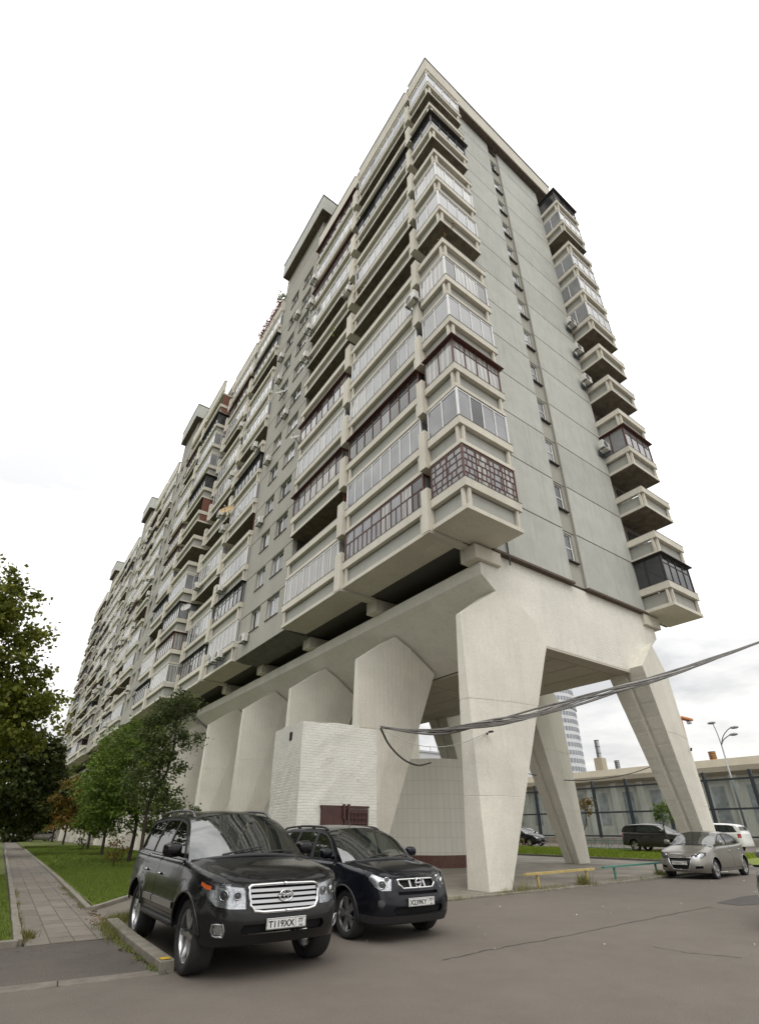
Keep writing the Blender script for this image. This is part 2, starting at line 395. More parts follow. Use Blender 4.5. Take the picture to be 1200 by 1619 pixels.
def bay(xf, y0, y1, types, fine, D=1.6):
    for k, t in enumerate(types):
        balcony((xf, y1, Z0 + ST*k), -math.pi/2, y1-y0, D, t, fine, side=(RUST if brnd.random() < .4 else None) if t == 'O' else None)
    zt = Z0 + ST*NF
    b = MB(); b.box((xf, y0, zt), (xf+D, y1, zt+.2))
    b.box((xf-.02, y0, zt+.5), (xf+.2, y1, zt+2.1)); b.box((xf+.1, y0+.01, zt+.2), (xf+.2, y1-.01, zt+.5))
    bbuild(b, 'roof_parapet', PAINT)
    bbuild(MB().box((xf-.06, y0, zt+2.1), (xf+.24, y1, zt+2.2)), 'parapet_cap', ROOFD)

# ---- near section: corner balconies wrapping the end
for k, t in enumerate(T_CN): balcony((XF, 10.13, Z0 + ST*k), 0, 3.01, 1.85, t)
for k, t in enumerate(T_BK):
    balcony((25.62, 10.19, Z0 + ST*k), 0, 3.05, 1.85, t)
zt = Z0 + ST*NF
b = MB(); b.box((XF, 10.13, zt), (14.08, 11.9, zt+.2)); b.box((XF-.02, 10.11, zt+.5), (14.10, 10.3, zt+2.1)); b.box((XF-.02, 10.3, zt+.5), (XF+.2, 12.0, zt+2.1)); b.box((13.9, 10.3, zt+.5), (14.10, 12.0, zt+2.1))
for x in (XF+.02, XF+.22): b.box((x, 10.15, zt+.2), (x+.12, 10.27, zt+.5))
b.box((13.9, 10.15, zt+.2), (14.05, 10.27, zt+.5))
bbuild(b, 'roof_parapet', PAINT)
bbuild(MB().box((XF-.06, 10.07, zt+2.1), (14.14, 10.34, zt+2.2)).box((XF-.06, 10.34, zt+2.103), (XF+.24, 12.0, zt+2.197)), 'parapet_cap', ROOFD)

bay(XF, 12.42, 18.43, T_B2, True); bay(XF, 19.02, 25.02, T_B3, True)
bay(XF, 32.55, 38.33, T_B4, True); bay(XF, 39.0, 45.3, T_B5, True)
for (a, c) in ((12.02, 12.40), (18.45, 19.0), (38.35, 38.98), (45.32, 45.75)):
    for k in range(NF): fin(10.9, a, c, Z0 - .05 + ST*k, k == 0)
    bbuild(MB().box((10.95, a, zt), (12.6, c, zt+1.3)), 'fin', PAINT)

def grey_section(x, y0, y1, wins, fine=True, z_top=52.75):
    """rendered wall between the balcony bays, one panel and its windows per storey"""
    nz = 14
    for k in range(nz):
        za = Z0 + ST*k + (.0 if k else .02); zb = min(Z0 + ST*(k+1) - .07, z_top)
        za_w, zb_w = za + 1.45, za + 2.90
        has = k < NF
        b = MB(); ys = [y0]
        if has:
            b.box((x, y0, za), (x+.3, y1, za_w)); b.box((x, y0, zb_w), (x+.3, y1, zb))
            cur = y0
            for (a, c) in wins: b.box((x, cur, za_w), (x+.3, a, zb_w)); cur = c
            b.box((x, cur, za_w), (x+.3, y1, zb_w))
        else: b.box((x, y0, za), (x+.3, y1, zb))
        p = bbuild(b, 'wall_panel', RENDER2)
        if not has: continue
        for (a, c) in wins:
            fr = MB(); yy0, yy1 = a, c; w = .06
            fr.box((x+.16, yy0, za_w), (x+.22, yy0+w, zb_w)); fr.box((x+.16, yy1-w, za_w), (x+.22, yy1, zb_w))
            fr.box((x+.16, yy0+w, za_w), (x+.22, yy1-w, za_w+w)); fr.box((x+.16, yy0+w, zb_w-w), (x+.22, yy1-w, zb_w))
            mid = yy0 + (yy1-yy0) * .58; fr.box((x+.155, mid-.04, za_w+w), (x+.225, mid+.04, zb_w-w))
            fo = bbuild(fr, 'window', WFR)
            if fine:
                for (ya, yb) in ((yy0+w, mid-.04), (mid+.04, yy1-w)):
                    g = brnd.choice([GLA, GLC, GLC, GLD])
                    pb = MB().box((x+.18, ya, za_w+w), (x+.195, yb, zb_w-w)).build('pane', g); pb.parent = fo; pb.matrix_parent_inverse = Matrix.Identity(4)
                sb = MB().box((x-.06, yy0-.03, za_w-.04), (x+.15, yy1+.03, za_w-.002)).build('sill', TRIM); sb.parent = fo
            else:
                pb = MB().box((x+.18, yy0+w, za_w+w), (x+.195, yy1-w, zb_w-w)).build('pane', brnd.choice([GLA, GLC, GLD])); pb.parent = fo
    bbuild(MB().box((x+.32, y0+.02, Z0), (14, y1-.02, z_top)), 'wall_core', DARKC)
    b = MB(); b.box((x-.62, y0-.9, z_top), (14.5, y1-.15, z_top+.25)); bbuild(b, 'eave_soffit', EAVE)
    b = MB(); b.box((x-.66, y0-.94, z_top+.02), (x-.6, y1-.11, z_top+2.15)); b.box((x-.6, y0-.94, z_top+.02), (14.5, y0-.88, z_top+2.148)); bbuild(b, 'roof_fascia', RENDER)
    b = MB(); b.box((x-.72, y0-1.0, z_top+2.15), (x-.5, y1-.05, z_top+2.25)); b.box((x-.5, y0-1.0, z_top+2.152), (14.5, y0-.8, z_top+2.248)); bbuild(b, 'roof_cap', ROOFD)
grey_section(11.32, 25.06, 32.5, [(26.3, 28.1), (29.1, 30.6)])
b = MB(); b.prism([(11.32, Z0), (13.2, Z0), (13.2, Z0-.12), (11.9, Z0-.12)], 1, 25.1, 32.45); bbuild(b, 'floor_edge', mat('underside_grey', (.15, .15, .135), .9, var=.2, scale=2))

# ---- end wall: a panel left and right of the window strip on every storey
for k in range(14):
    za = Z0 + .05 + ST*k; zb = min(za + ST - .07, 52.72)
    for (xa, xb) in ((12.75, 19.40), (20.52, 25.66)):
        bbuild(MB().box((xa, 11.74, za), (xb, 11.95, zb)), 'wall_panel', RENDER)
    b = MB(); b.box((19.44, 11.84, za), (20.48, 12.0, min(za+1.25, zb)))
    if zb - za > 2.5: b.box((19.44, 11.86, za+2.87), (20.48, 12.0, zb+.03))
    b.box((20.24, 11.843, za+1.25), (20.48, 12.0, min(za+2.87, zb)))
    bbuild(b, 'window_strip', RENDER2)
    if zb - za > 1.8:
        zw = min(za+2.87, zb)
        fr = MB(); fr.box((19.46, 11.92, za+1.27), (19.52, 11.98, zw)); fr.box((20.16, 11.92, za+1.27), (20.23, 11.98, zw)); fr.box((19.52, 11.92, za+1.27), (20.16, 11.98, za+1.33)); fr.box((19.52, 11.92, zw-.06), (20.16, 11.98, zw)); fr.box((19.52, 11.925, za+2.05), (20.16, 11.975, za+2.10))
        fo = bbuild(fr, 'window', WFR)
        gp = brnd.choice([GLD, GLD, GLA]); MB().box((19.52, 11.95, za+1.33), (20.16, 11.96, za+2.05)).build('pane', gp, fo); MB().box((19.52, 11.95, za+2.10), (20.16, 11.96, zw-.06)).build('pane', gp, fo)
        MB().box((19.42, 11.70, za+1.20), (20.3, 11.92, za+1.248)).build('sill', DARKC, fo)
bbuild(MB().box((20.46, 11.72, Z0+.05), (20.52, 11.86, 52.7)), 'strip_edge', RENDER2)
bbuild(MB().box((14.0, 11.62, Z0-.06), (19.42, 11.86, Z0+.045)).box((20.5, 11.62, Z0-.06), (25.7, 11.86, Z0+.045)), 'drip_edge', TRIM)
bbuild(MB().tube([(14.9, 11.68, 13.2), (14.95, 11.66, 11.2)], .035), 'drain_pipe', DFR)
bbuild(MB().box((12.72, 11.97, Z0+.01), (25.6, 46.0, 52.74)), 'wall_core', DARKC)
BALW = mat('balcony_back_wall', (.17, .155, .125), .9, var=.3, scale=1.2)  # wall colour darkened to deepen the shade inside the balcony recesses
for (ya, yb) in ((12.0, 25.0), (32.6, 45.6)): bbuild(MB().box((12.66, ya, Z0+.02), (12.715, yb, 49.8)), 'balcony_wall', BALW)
bbuild(MB().box((25.7, 12.06, Z0+.02), (28.6, 12.2, 50.4)), 'balcony_wall', BALW)
# roof overhang along the end
bbuild(MB().box((12.4, 11.27, 52.75), (27.3, 46.0, 53.0)), 'eave_soffit', EAVE)
bbuild(MB().box((12.36, 11.20, 52.78), (27.34, 11.28, 54.85)).box((12.36, 11.28, 52.782), (12.44, 46.0, 54.848)).box((27.26, 11.28, 52.782), (27.34, 46.0, 54.848)), 'roof_fascia', PAINT)
bbuild(MB().box((12.3, 11.14, 54.85), (27.4, 11.4, 54.97)).box((12.3, 11.4, 54.853), (12.5, 46, 54.967)), 'roof_cap', ROOFD)
b = MB()
for i in range(6): b.tube([(14+i*2.4, 11.6, 54.9), (14+i*2.4, 11.6, 55.5)], .02, 5)
b.tube([(14, 11.6, 55.5), (26.2, 11.6, 55.5)], .02, 5); bbuild(b, 'roof_rail', ROOFD)

# ---- the raised girder: a trapezoid trough carried by the legs
FY = [12.10 + 6.68 * i for i in range(5)]
PROF = [(13.36, 10.95), (13.36, 10.42), (16.45, 8.16), (23.35, 8.16), (26.35, 10.42), (26.35, 10.95)]
bbuild(MB().prism(PROF, 1, 11.86, 46.3), 'girder', BEAM)
bbuild(MB().box((14.0, 11.87, 10.94), (25.9, 12.6, Z0-.07)), 'end_beam', BEAM)
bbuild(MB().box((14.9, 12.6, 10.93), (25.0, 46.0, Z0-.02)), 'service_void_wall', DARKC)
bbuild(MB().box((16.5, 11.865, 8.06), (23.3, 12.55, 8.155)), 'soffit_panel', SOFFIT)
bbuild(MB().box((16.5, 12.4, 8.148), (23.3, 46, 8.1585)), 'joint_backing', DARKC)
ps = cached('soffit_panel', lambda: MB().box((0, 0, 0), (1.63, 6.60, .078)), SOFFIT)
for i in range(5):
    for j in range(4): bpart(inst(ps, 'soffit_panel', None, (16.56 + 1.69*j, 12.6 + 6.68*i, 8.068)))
cb = cached('corbel', lambda: MB().bbox((0, -.42, 0), (1.5, .42, .62), .03), PAINT)
for y in FY: bpart(inst(cb, 'corbel', None, (12.95, y + .0, 10.97)))
bpart(inst(cb, 'corbel', None, (25.3, FY[0], 10.97)))

def m_leg():
    cols = [  # x0, half thickness0, x1, half thickness1, top z
        (12.16, .43, 12.16, .10, 8.50), (12.18, .43, 14.0, .54, 9.82), (12.24, .43, 14.8, .74, 9.28), (13.08, .43, 16.1, .88, 8.26), (13.08, .10, 16.1, .10, 8.26), (12.97, .06, 15.98, .06, 8.26)]
    def ringat(z, ins=0.0, top=False):
        r = []
        for (x0, t0, x1, t1, zt) in cols:
            f = 1.0 if top else z / zt; r.append((lerp(x0, x1, f), lerp(t0, t1, f) - ins, zt if top else z))
        if ins: r[0] = (r[0][0]+ins, r[0][1], r[0][2]); r[3] = (r[3][0]-ins, r[3][1], r[3][2]); r[4] = (r[4][0]-ins, .10, r[4][2]); r[5] = (r[5][0], .06, r[5][2])
        return [(x, -t, z2) for x, t, z2 in r] + [(x, t, z2) for x, t, z2 in r[::-1]]
    rings = [ringat(-.3)]
    lv = []
    for s in (2.48, 5.44): lv += [(s-.012, 0), (s, .014), (s+.012, 0)]
    zs = [(z, 0) for z in [0.0]+[.24*i for i in range(1, 33) if abs(.24*i-2.48) > .06 and abs(.24*i-5.44) > .06]] + lv
    for z, i in sorted(zs): rings.append(ringat(z, i))
    rings.append(ringat(0, 0, True))
    b = MB(); v = []; f = []; n = 12
    rr = random.Random(5)
    for i, r in enumerate(rings):
        for p in r:
            j = .0035 if 0 < i < len(rings)-1 else 0; v.append((p[0]+rr.uniform(-j, j), p[1]+rr.uniform(-j, j), p[2]))
    for i in range(len(rings)-1):
        for j in range(n): f.append((i*n+j, i*n+(j+1) % n, (i+1)*n+(j+1) % n, (i+1)*n+j))
    k = (len(rings)-1)*n
    f += [(k, k+1, k+10, k+11), (k+1, k+2, k+9, k+10), (k+2, k+3, k+4, k+7, k+8, k+9), (k+4, k+5, k+6, k+7)]
    b.add(v, f); return b
legm = cached('leg', m_leg, LEGM)
def put_leg(y, dx=0.0):
    bpart(inst(legm, 'leg', None, (dx, y, 0)))
    o = inst(legm, 'leg', None, (38.98 + dx, y, 0), None, (-1, 1, 1)); bpart(o)
for y in FY: put_leg(y)

# ---- the further sections of the slab
def far_section(xf, y0, y1, g0, g1, seed, roof=None):
    r = random.Random(seed); D = 1.6
    pick = lambda: [r.choices('WODBC', [36, 30, 18, 11, 5])[0] for _ in range(NF)]
    m1 = y0 + (g0-y0)*.5; m2 = g1 + (y1-g1)*.5
    for (a, c) in ((y0, m1-.3), (m1+.3, g0), (g1, m2-.3), (m2+.3, y1)): bay(xf, a, c, pick(), False)
    for c in (m1, m2):
        [fin(xf-.16, c-.3, c+.3, Z0-.05+ST*k) for k in range(NF)]; bbuild(MB().box((xf-.1, c-.3, zt), (xf+1.6, c+.3, zt+1.3)), 'fin', PAINT)
    grey_section(xf+.25, g0+.03, g1-.03, [(g0+1.2, g0+2.7), (g1-2.7, g1-1.2)], False)
    bbuild(MB().box((xf+1.65, y0, Z0+.01), (25.6, y1, 52.7)), 'wall_core', BALW)
    bbuild(MB().prism([(p[0]-.2, p[1]) for p in PROF], 1, y0+1.2, y1), 'girder', BEAM)
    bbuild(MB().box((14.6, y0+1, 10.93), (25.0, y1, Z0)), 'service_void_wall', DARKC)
far_section(10.1, 46.2, 77.0, 58.3, 64.9, 1)
far_section(10.5, 77.6, 101.5, 85.6, 91.2, 2)
far_section(10.5, 102.0, 137.0, 115.8, 121.4, 3)
for i in range(5, 19): put_leg(12.10 + 6.68*i + (1.2 if i > 4 else 0), -.2)

# ---- tiled oval stair drum standing between the legs
def drum():
    m = bpy.data.materials.new('drum_tiles'); m.use_nodes = True; n, l = m.node_tree.nodes, m.node_tree.links; b = n['Principled BSDF']
    uv = n.new('ShaderNodeUVMap'); br = n.new('ShaderNodeTexBrick'); l.new(uv.outputs[0], br.inputs['Vector'])
    br.offset = 0; br.inputs['Scale'].default_value = 1; br.inputs['Brick Width'].default_value = .30; br.inputs['Row Height'].default_value = .62; br.inputs['Mortar Size'].default_value = .010; br.inputs['Bias'].default_value = 0
    br.inputs['Color1'].default_value = (.80, .775, .69, 1); br.inputs['Color2'].default_value = (.77, .745, .66, 1); br.inputs['Mortar'].default_value = (.62, .595, .52, 1)
    nz = n.new('ShaderNodeTexNoise'); nz.inputs['Scale'].default_value = .25; g = n.new('ShaderNodeNewGeometry'); l.new(g.outputs['Position'], nz.inputs['Vector'])
    mxx = n.new('ShaderNodeMix'); mxx.data_type = 'RGBA'; mxx.blend_type = 'MULTIPLY'; mxx.inputs[0].default_value = .2; l.new(br.outputs[0], mxx.inputs[6]); l.new(nz.outputs[0], mxx.inputs[7])
    l.new(mxx.outputs[2], b.inputs['Base Color']); b.inputs['Roughness'].default_value = .55
    bp = n.new('ShaderNodeBump'); bp.inputs['Strength'].default_value = .4; bp.inputs['Distance'].default_value = .01; bp.invert = True; l.new(br.outputs['Fac'], bp.inputs['Height']); l.new(bp.outputs[0], b.inputs['Normal'])
    return m
DRUM = drum()
def drum_part(name, z0, z1, off, m, cy=26.2):
    N = 64; pts = []
    cx, a, c = 19.7, 3.6 + off, 6.6 + off
    for i in range(N + 1):
        t = 2*math.pi*i/N; ct, stt = math.cos(t), math.sin(t)
        pts.append((cx + a*math.copysign(abs(ct)**.62, ct), cy + c*math.copysign(abs(stt)**.8, stt)))
    s = [0]
    for p, q in zip(pts, pts[1:]): s.append(s[-1] + math.hypot(p[0]-q[0], p[1]-q[1]))
    me = bpy.data.meshes.new(name); v = []; f = []
    for (x, y) in pts: v += [(x, y, z0), (x, y, z1)]
    for i in range(N): f.append((2*i, 2*i+2, 2*i+3, 2*i+1))
    inner = len(v)
    for (x, y) in pts: v.append((cx+(x-cx)*.93, cy+(y-cy)*.96, z1))
    for i in range(N): f.append((2*i+1, 2*i+3, inner+i+1, inner+i))
    inner2 = len(v)
    for (x, y) in pts: v.append((cx+(x-cx)*.93, cy+(y-cy)*.96, z0))
    for i in range(N): f.append((inner+i, inner+i+1, inner2+i+1, inner2+i))
    me.from_pydata(v, [], f); uvl = me.uv_layers.new(name='UVMap')
    for p in me.polygons:
        for li in p.loop_indices:
            vi = me.loops[li].vertex_index; i = (vi // 2) if vi < inner else (vi - inner) % (N+1); uvl.data[li].uv = (s[i], me.vertices[vi].co.z)
    finish(me, m, fix=True); return bpart(inst(me, name))
GRAN = mat('red_granite', (.115, .05, .04), .4, var=.3, scale=14)
for cy_ in (26.2, 44.5, 76.0):
    drum_part('stair_drum', .52, 4.72, 0.0, DRUM, cy_); drum_part('drum_plinth', -.1, .52, .03, GRAN, cy_)
# ================================================================= vehicles
def spline(pts, per=14):
    """dense Catmull-Rom curve through the points"""
    P = [np.array(p, float) for p in pts]; P = [2*P[0]-P[1]] + P + [2*P[-1]-P[-2]]; out = []
    for i in range(1, len(P)-2):
        p0, p1, p2, p3 = P[i-1:i+3]
        for t in np.linspace(0, 1, per, endpoint=False):
            out.append(.5*((2*p1)+(-p0+p2)*t+(2*p0-5*p1+4*p2-p3)*t*t+(-p0+3*p1-3*p2+p3)*t**3))
    out.append(P[-2]); return np.array(out)
def inpoly(x, y, poly):
    c = np.zeros(len(x), bool); n = len(poly)
    for i in range(n):
        x1, y1 = poly[i]; x2, y2 = poly[(i+1) % n]
        if y1 == y2: continue
        k = ((y1 > y) != (y2 > y)) & (x < (x2-x1)*(y-y1)/(y2-y1)+x1); c ^= k
    return c
def densify(poly, step=.05, closed=True):
    out = []; n = len(poly)
    for i in range(n if closed else n-1):
        a, b = np.array(poly[i], float), np.array(poly[(i+1) % n], float); k = max(1, int(np.linalg.norm(b-a)/step))
        for j in range(k): out.append(tuple(a+(b-a)*j/k))
    if not closed: out.append(tuple(poly[-1]))
    return out
def grow(poly, d):
    """offset a polygon outward by d"""
    P = np.array(poly, float); n = len(P); A = 0
    for i in range(n): A += P[i][0]*P[(i+1) % n][1]-P[(i+1) % n][0]*P[i][1]
    sg = 1 if A > 0 else -1; out = []
    for i in range(n):
        a, b, c = P[i-1], P[i], P[(i+1) % n]
        def nr(u, v): e = v-u; L = np.linalg.norm(e)+1e-9; return np.array([e[1], -e[0]])/L*sg
        m = nr(a, b)+nr(b, c); L = np.linalg.norm(m)
        if L < 1e-6: out.append(tuple(b)); continue
        m /= L; k = d/max(.35, m@nr(a, b)); out.append(tuple(b+m*k))
    return out
def cdt_regions(outline, regions, grid):
    """triangulate the outline with every region's border as an edge; returns verts and {region: triangles}"""
    V = []; E = []
    for poly in [outline]+[r[1] for r in regions]:
        d = densify(poly); k = len(V); V += d; E += [(k+i, k+(i+1) % len(d)) for i in range(len(d))]
    g = np.array(grid); g = g[inpoly(g[:, 0], g[:, 1], outline)]
    allb = np.array(V)
    if len(g):
        dd = ((g[:, None, :]-allb[None, :, :])**2).sum(2).min(1); g = g[dd > .012**2]
    V += [tuple(p) for p in g]
    vo, eo, fo, *_ = delaunay_2d_cdt([Vector(p) for p in V], E, [], 0, 1e-5)
    vo = np.array([(p[0], p[1]) for p in vo]); fo = np.array([f for f in fo if len(f) == 3])
    ce = vo[fo].mean(1); lab = np.full(len(fo), -1); free = inpoly(ce[:, 0], ce[:, 1], outline)
    for i, (nm, poly) in enumerate(regions):
        k = free & inpoly(ce[:, 0], ce[:, 1], poly); lab[k] = i; free &= ~k
    lab[free] = len(regions)
    res = {}
    for i, (nm, poly) in enumerate(regions+[('body', None)]):
        if nm: res.setdefault(nm, []).extend(map(tuple, fo[lab == i]))
    return vo, res
def sub(vo, tris):
    ids = sorted({i for t in tris for i in t}); mp = {q: i for i, q in enumerate(ids)}
    return vo[ids], [tuple(mp[i] for i in t) for t in tris]

TYRE = mat('tyre_rubber', (.022, .022, .023), .85, var=.25, scale=9)
ALLOY = mat('alloy', (.52, .52, .53), .28, metal=.9, var=.06, scale=9)
CHROME = mat('chrome', (.72, .72, .73), .12, metal=1.0)
SATIN = mat('satin_silver', (.45, .45, .46), .32, metal=.8)
PLASTIC = mat('black_plastic', (.022, .022, .024), .55, var=.2, scale=20)
VOID = mat('car_void', (.006, .006, .007), .9)
LAMPSILVER = mat('lamp_reflector', (.50, .51, .525), .20, metal=.85, var=.35, scale=40)
LENS = glass_mat('lamp_lens', (.96, .97, .98), .03, .94)
ORANGE = mat('orange_lens', (.55, .10, .015), .12, spec=.6)
REDL = mat('red_lens', (.30, .012, .010), .12, spec=.6)
WIND = glass_mat('windscreen', (.50, .58, .55), .015, .76, .12, .25)
TINT = glass_mat('tinted_glass', (.06, .065, .07), .015, .35, .1, .22)
SIDEG = glass_mat('side_glass', (.36, .41, .40), .015, .62, .15, .34)
SEATM = mat('seat_cloth', (.035, .034, .036), .9, var=.2, scale=12)
PLATEW = mat('plate_white', (.66, .66, .64), .4, var=.05, scale=6)
INK = mat('plate_ink', (.015, .015, .017), .5)
def paint(name, col, metal=.35, dust=.12, rough=.24):
    if name in MATS: return MATS[name]
    m = bpy.data.materials.new(name); m.use_nodes = True; MATS[name] = m; n, l = m.node_tree.nodes, m.node_tree.links; b = n['Principled BSDF']
    g = n.new('ShaderNodeTexCoord'); z = n.new('ShaderNodeTexNoise'); z.inputs['Scale'].default_value = 3.0; z.inputs['Detail'].default_value = 8; l.new(g.outputs['Object'], z.inputs['Vector'])
    sp = n.new('ShaderNodeSeparateXYZ'); l.new(g.outputs['Object'], sp.inputs[0])
    hm = n.new('ShaderNodeMapRange'); l.new(sp.outputs[2], hm.inputs[0]); hm.inputs[1].default_value = 1.0; hm.inputs[2].default_value = .3; hm.inputs[3].default_value = .15; hm.inputs[4].default_value = 1.3
    f = n.new('ShaderNodeMath'); f.operation = 'MULTIPLY'; l.new(z.outputs[0], f.inputs[0]); l.new(hm.outputs[0], f.inputs[1])
    f2 = n.new('ShaderNodeMath'); f2.operation = 'MULTIPLY'; l.new(f.outputs[0], f2.inputs[0]); f2.inputs[1].default_value = dust*2
    x = n.new('ShaderNodeMix'); x.data_type = 'RGBA'; l.new(f2.outputs[0], x.inputs[0]); x.inputs[6].default_value = (*col, 1); x.inputs[7].default_value = (.17, .155, .135, 1)
    l.new(x.outputs[2], b.inputs['Base Color']); b.inputs['Metallic'].default_value = metal; b.inputs['Coat Weight'].default_value = .38; b.inputs['Specular IOR Level'].default_value = .2; b.inputs['Coat Roughness'].default_value = .04
    rr = n.new('ShaderNodeMath'); rr.operation = 'MULTIPLY_ADD'; l.new(f2.outputs[0], rr.inputs[0]); rr.inputs[1].default_value = 1.2; rr.inputs[2].default_value = rough; l.new(rr.outputs[0], b.inputs['Roughness'])
    return m

def text_mesh(s, size, name):
    cu = bpy.data.curves.new(name, 'FONT'); cu.body = s; cu.size = size; cu.extrude = .001; cu.offset = size*.022; cu.align_x = 'CENTER'; cu.align_y = 'CENTER'; cu.resolution_u = 3
    o = bpy.data.objects.new(name, cu); C.objects.link(o); bpy.context.view_layer.update()
    me = bpy.data.meshes.new_from_object(o.evaluated_get(bpy.context.evaluated_depsgraph_get())); bpy.data.objects.remove(o); bpy.data.curves.remove(cu); return me

class Car:
    def __init__(s, name, label, cat, spec, loc, yaw, body, fine=True, group=None, zs=1.0):
        s.sp = spec; s.body = body; s.fine = fine
        s.root = empty(name, loc, yaw); s.root.scale = (1, 1, zs); tag(s.root, label, cat, group)
        P = spline(spec['plan'], 16); s.cx, s.cy = P[:, 0], np.maximum(P[:, 1], 0)
        d = np.diff(P, axis=0); s.cs = np.concatenate([[0], np.cumsum(np.hypot(d[:, 0], d[:, 1]))])
        tg = np.gradient(P, axis=0); tg /= np.linalg.norm(tg, axis=1)[:, None]+1e-9; s.nx, s.ny = -tg[:, 1], tg[:, 0]   # outward normal
        s.L = spec['plan'][-1][0]; s.S = s.cs[-1]
        s.top = spline(spec['top'], 10); s.bot = np.array(spec['bottom'], float)
        s.pf, s.pside, s.pr = [spline(spec[k], 8) for k in ('front', 'side', 'rear')]
        im = np.argmax(s.cy > .86*s.cy.max()); s.s_front = s.cs[im]
        s.s_rear = s.cs[len(s.cy)-1-np.argmax(s.cy[::-1] > .86*s.cy.max())]
        s.R = spec.get('round', .07)
        s.roof = spline(spec['roof'], 12)
        s.make()
    def sx(s, x): return float(np.interp(x, np.maximum.accumulate(s.cx), s.cs))
    def sy(s, y):
        k = np.argmax(s.cy); return float(np.interp(y, s.cy[:k], s.cs[:k]))
    def zt(s, S): return np.interp(np.interp(S, s.cs, s.cx), s.top[:, 0], s.top[:, 1])
    def zb(s, S): return np.interp(np.interp(S, s.cs, s.cx), s.bot[:, 0], s.bot[:, 1])
    def pt(s, S, Z, off=0.0):
        S, Z = np.broadcast_arrays(np.asarray(S, float), np.asarray(Z, float))
        def ss(a, b, x): t = np.clip((x-a)/(b-a), 0, 1); return t*t*(3-2*t)
        wf = 1-ss(s.s_front*.55, s.s_front*1.35, S); wr = ss(s.S-(s.S-s.s_rear)*1.35, s.S-(s.S-s.s_rear)*.55, S)
        ins = wf*np.interp(Z, s.pf[:, 0], s.pf[:, 1])+wr*np.interp(Z, s.pr[:, 0], s.pr[:, 1])+(1-wf)*(1-wr)*np.interp(Z, s.pside[:, 0], s.pside[:, 1])
        q = np.clip((Z-(s.zt(S)-s.R))/s.R, 0, 1); ins = ins+s.R*.8*(1-np.sqrt(1-q*q*.98))
        for (xc, zc, rad_) in s.sp['arches']:                       # flared wheel arches
            dd = np.hypot(np.interp(S, s.cs, s.cx)-xc, Z-zc); ins = ins-s.sp.get('flare', .02)*np.exp(-((dd-rad_)/.09)**2)*(Z > .2)
        ins = ins-off
        return np.stack([np.interp(S, s.cs, s.cx)-np.interp(S, s.cs, s.nx)*ins, np.maximum(np.interp(S, s.cs, s.cy)-np.interp(S, s.cs, s.ny)*ins, 0), Z], -1)
    def E(s, S): return s.pt(S, s.zt(S))
    def part(s, name, V, F, m, parent=None, mirror='merge', smooth=True, sharp=40):
        """half-car sheet -> one merged mesh, or a left and a right object"""
        V = np.asarray(V); Vm = V*np.array([1, -1, 1]); objs = []
        Fm = [tuple(f[::-1]) for f in F]
        if mirror == 'merge': sets = [(np.vstack([V, Vm]), list(F)+[tuple(i+len(V) for i in f) for f in Fm])]
        elif mirror == 'both': sets = [(V, F), (Vm, Fm)]
        else: sets = [(V, F)]
        for v, f in sets:
            me = bpy.data.meshes.new(name); me.from_pydata([tuple(p) for p in v], [], f)
            if mirror == 'merge':
                bm = bmesh.new(); bm.from_mesh(me); bmesh.ops.remove_doubles(bm, verts=bm.verts, dist=1e-4); bm.to_mesh(me); bm.free()
            finish(me, m, smooth=smooth, fix=False, auto=sharp); objs.append(inst(me, name, parent or s.root))
        return objs
    def grid(s, fn, nu, nv):
        V = [fn(i/nu, j/nv) for i in range(nu+1) for j in range(nv+1)]
        return np.array(V), [(i*(nv+1)+j, i*(nv+1)+j+1, (i+1)*(nv+1)+j+1, (i+1)*(nv+1)+j) for i in range(nu) for j in range(nv)]
    def P2(s, pts):
        """('y', y, z) on the nose, ('x', x, z) on the flank -> (s, z)"""
        return [((s.sy(a) if k == 'y' else s.sx(a)), z) for k, a, z in pts]
    def strip(s, s0, s1, z0, z1, o0, o1, n=14):
        """bar that follows the skin: outer face plus a bottom and top lip"""
        V = []; F = []
        for t in np.linspace(s0, s1, n):
            for z, o in ((z0, o0), (z0, o1), (z1, o1), (z1, o0)): V.append(s.pt(t, z, o))
        for i in range(n-1):
            for j in range(3): F.append((i*4+j, i*4+j+1, (i+1)*4+j+1, (i+1)*4+j))
        return np.array(V), F
    def make(s):
        sp = s.sp; fine = s.fine; root = s.root; body = s.body
        # ---- lower skin
        so = np.linspace(0, s.S, 150)
        outline = [(t, float(s.zb(t))) for t in so]+[(t, float(s.zt(t))) for t in so[::-1]]
        regs = []
        ar = []
        for (xc, zc, r) in sp['arches']:
            sc = s.sx(xc); a = [(sc+r*math.cos(t), zc+r*math.sin(t)) for t in np.linspace(0, 2*math.pi, 48, endpoint=False)]; ar.append((sc, zc, r)); regs.append((None, a))
        feats = {k: s.P2(v) for k, v in sp['feats'].items()}
        for k, poly in feats.items(): regs.append((k, poly))
        for i, (x0, x1, z0) in enumerate(sp['doors']):
            sa, sb = s.sx(x0), s.sx(x1); poly = [(sa, z0+.05), (sa+.05, z0), (sb-.05, z0), (sb, z0+.05)]+[(t, float(s.zt(t))-.004) for t in np.linspace(sb, sa, 10)]
            inner = grow(poly, -.004)
            arcs = []
            regs.append(('door%d' % i, inner)); regs.append((None, grow(poly, .003)))
        if fine:
            for (nm, poly) in sp.get('gaps', {}).items(): regs.append((None, s.P2(poly)))
        gr_ = [(t, z0+(z1-z0)*f) for t in np.arange(.02, s.S, .055 if fine else .09) for (z0, z1) in [(float(s.zb(t)), float(s.zt(t)))] for f in (.04, .12, .2, .28, .36, .44, .52, .6, .68, .76, .84, .89, .93, .96, .985)]
        if sp.get('arch_grow', True):
            regs = [r for r in regs]
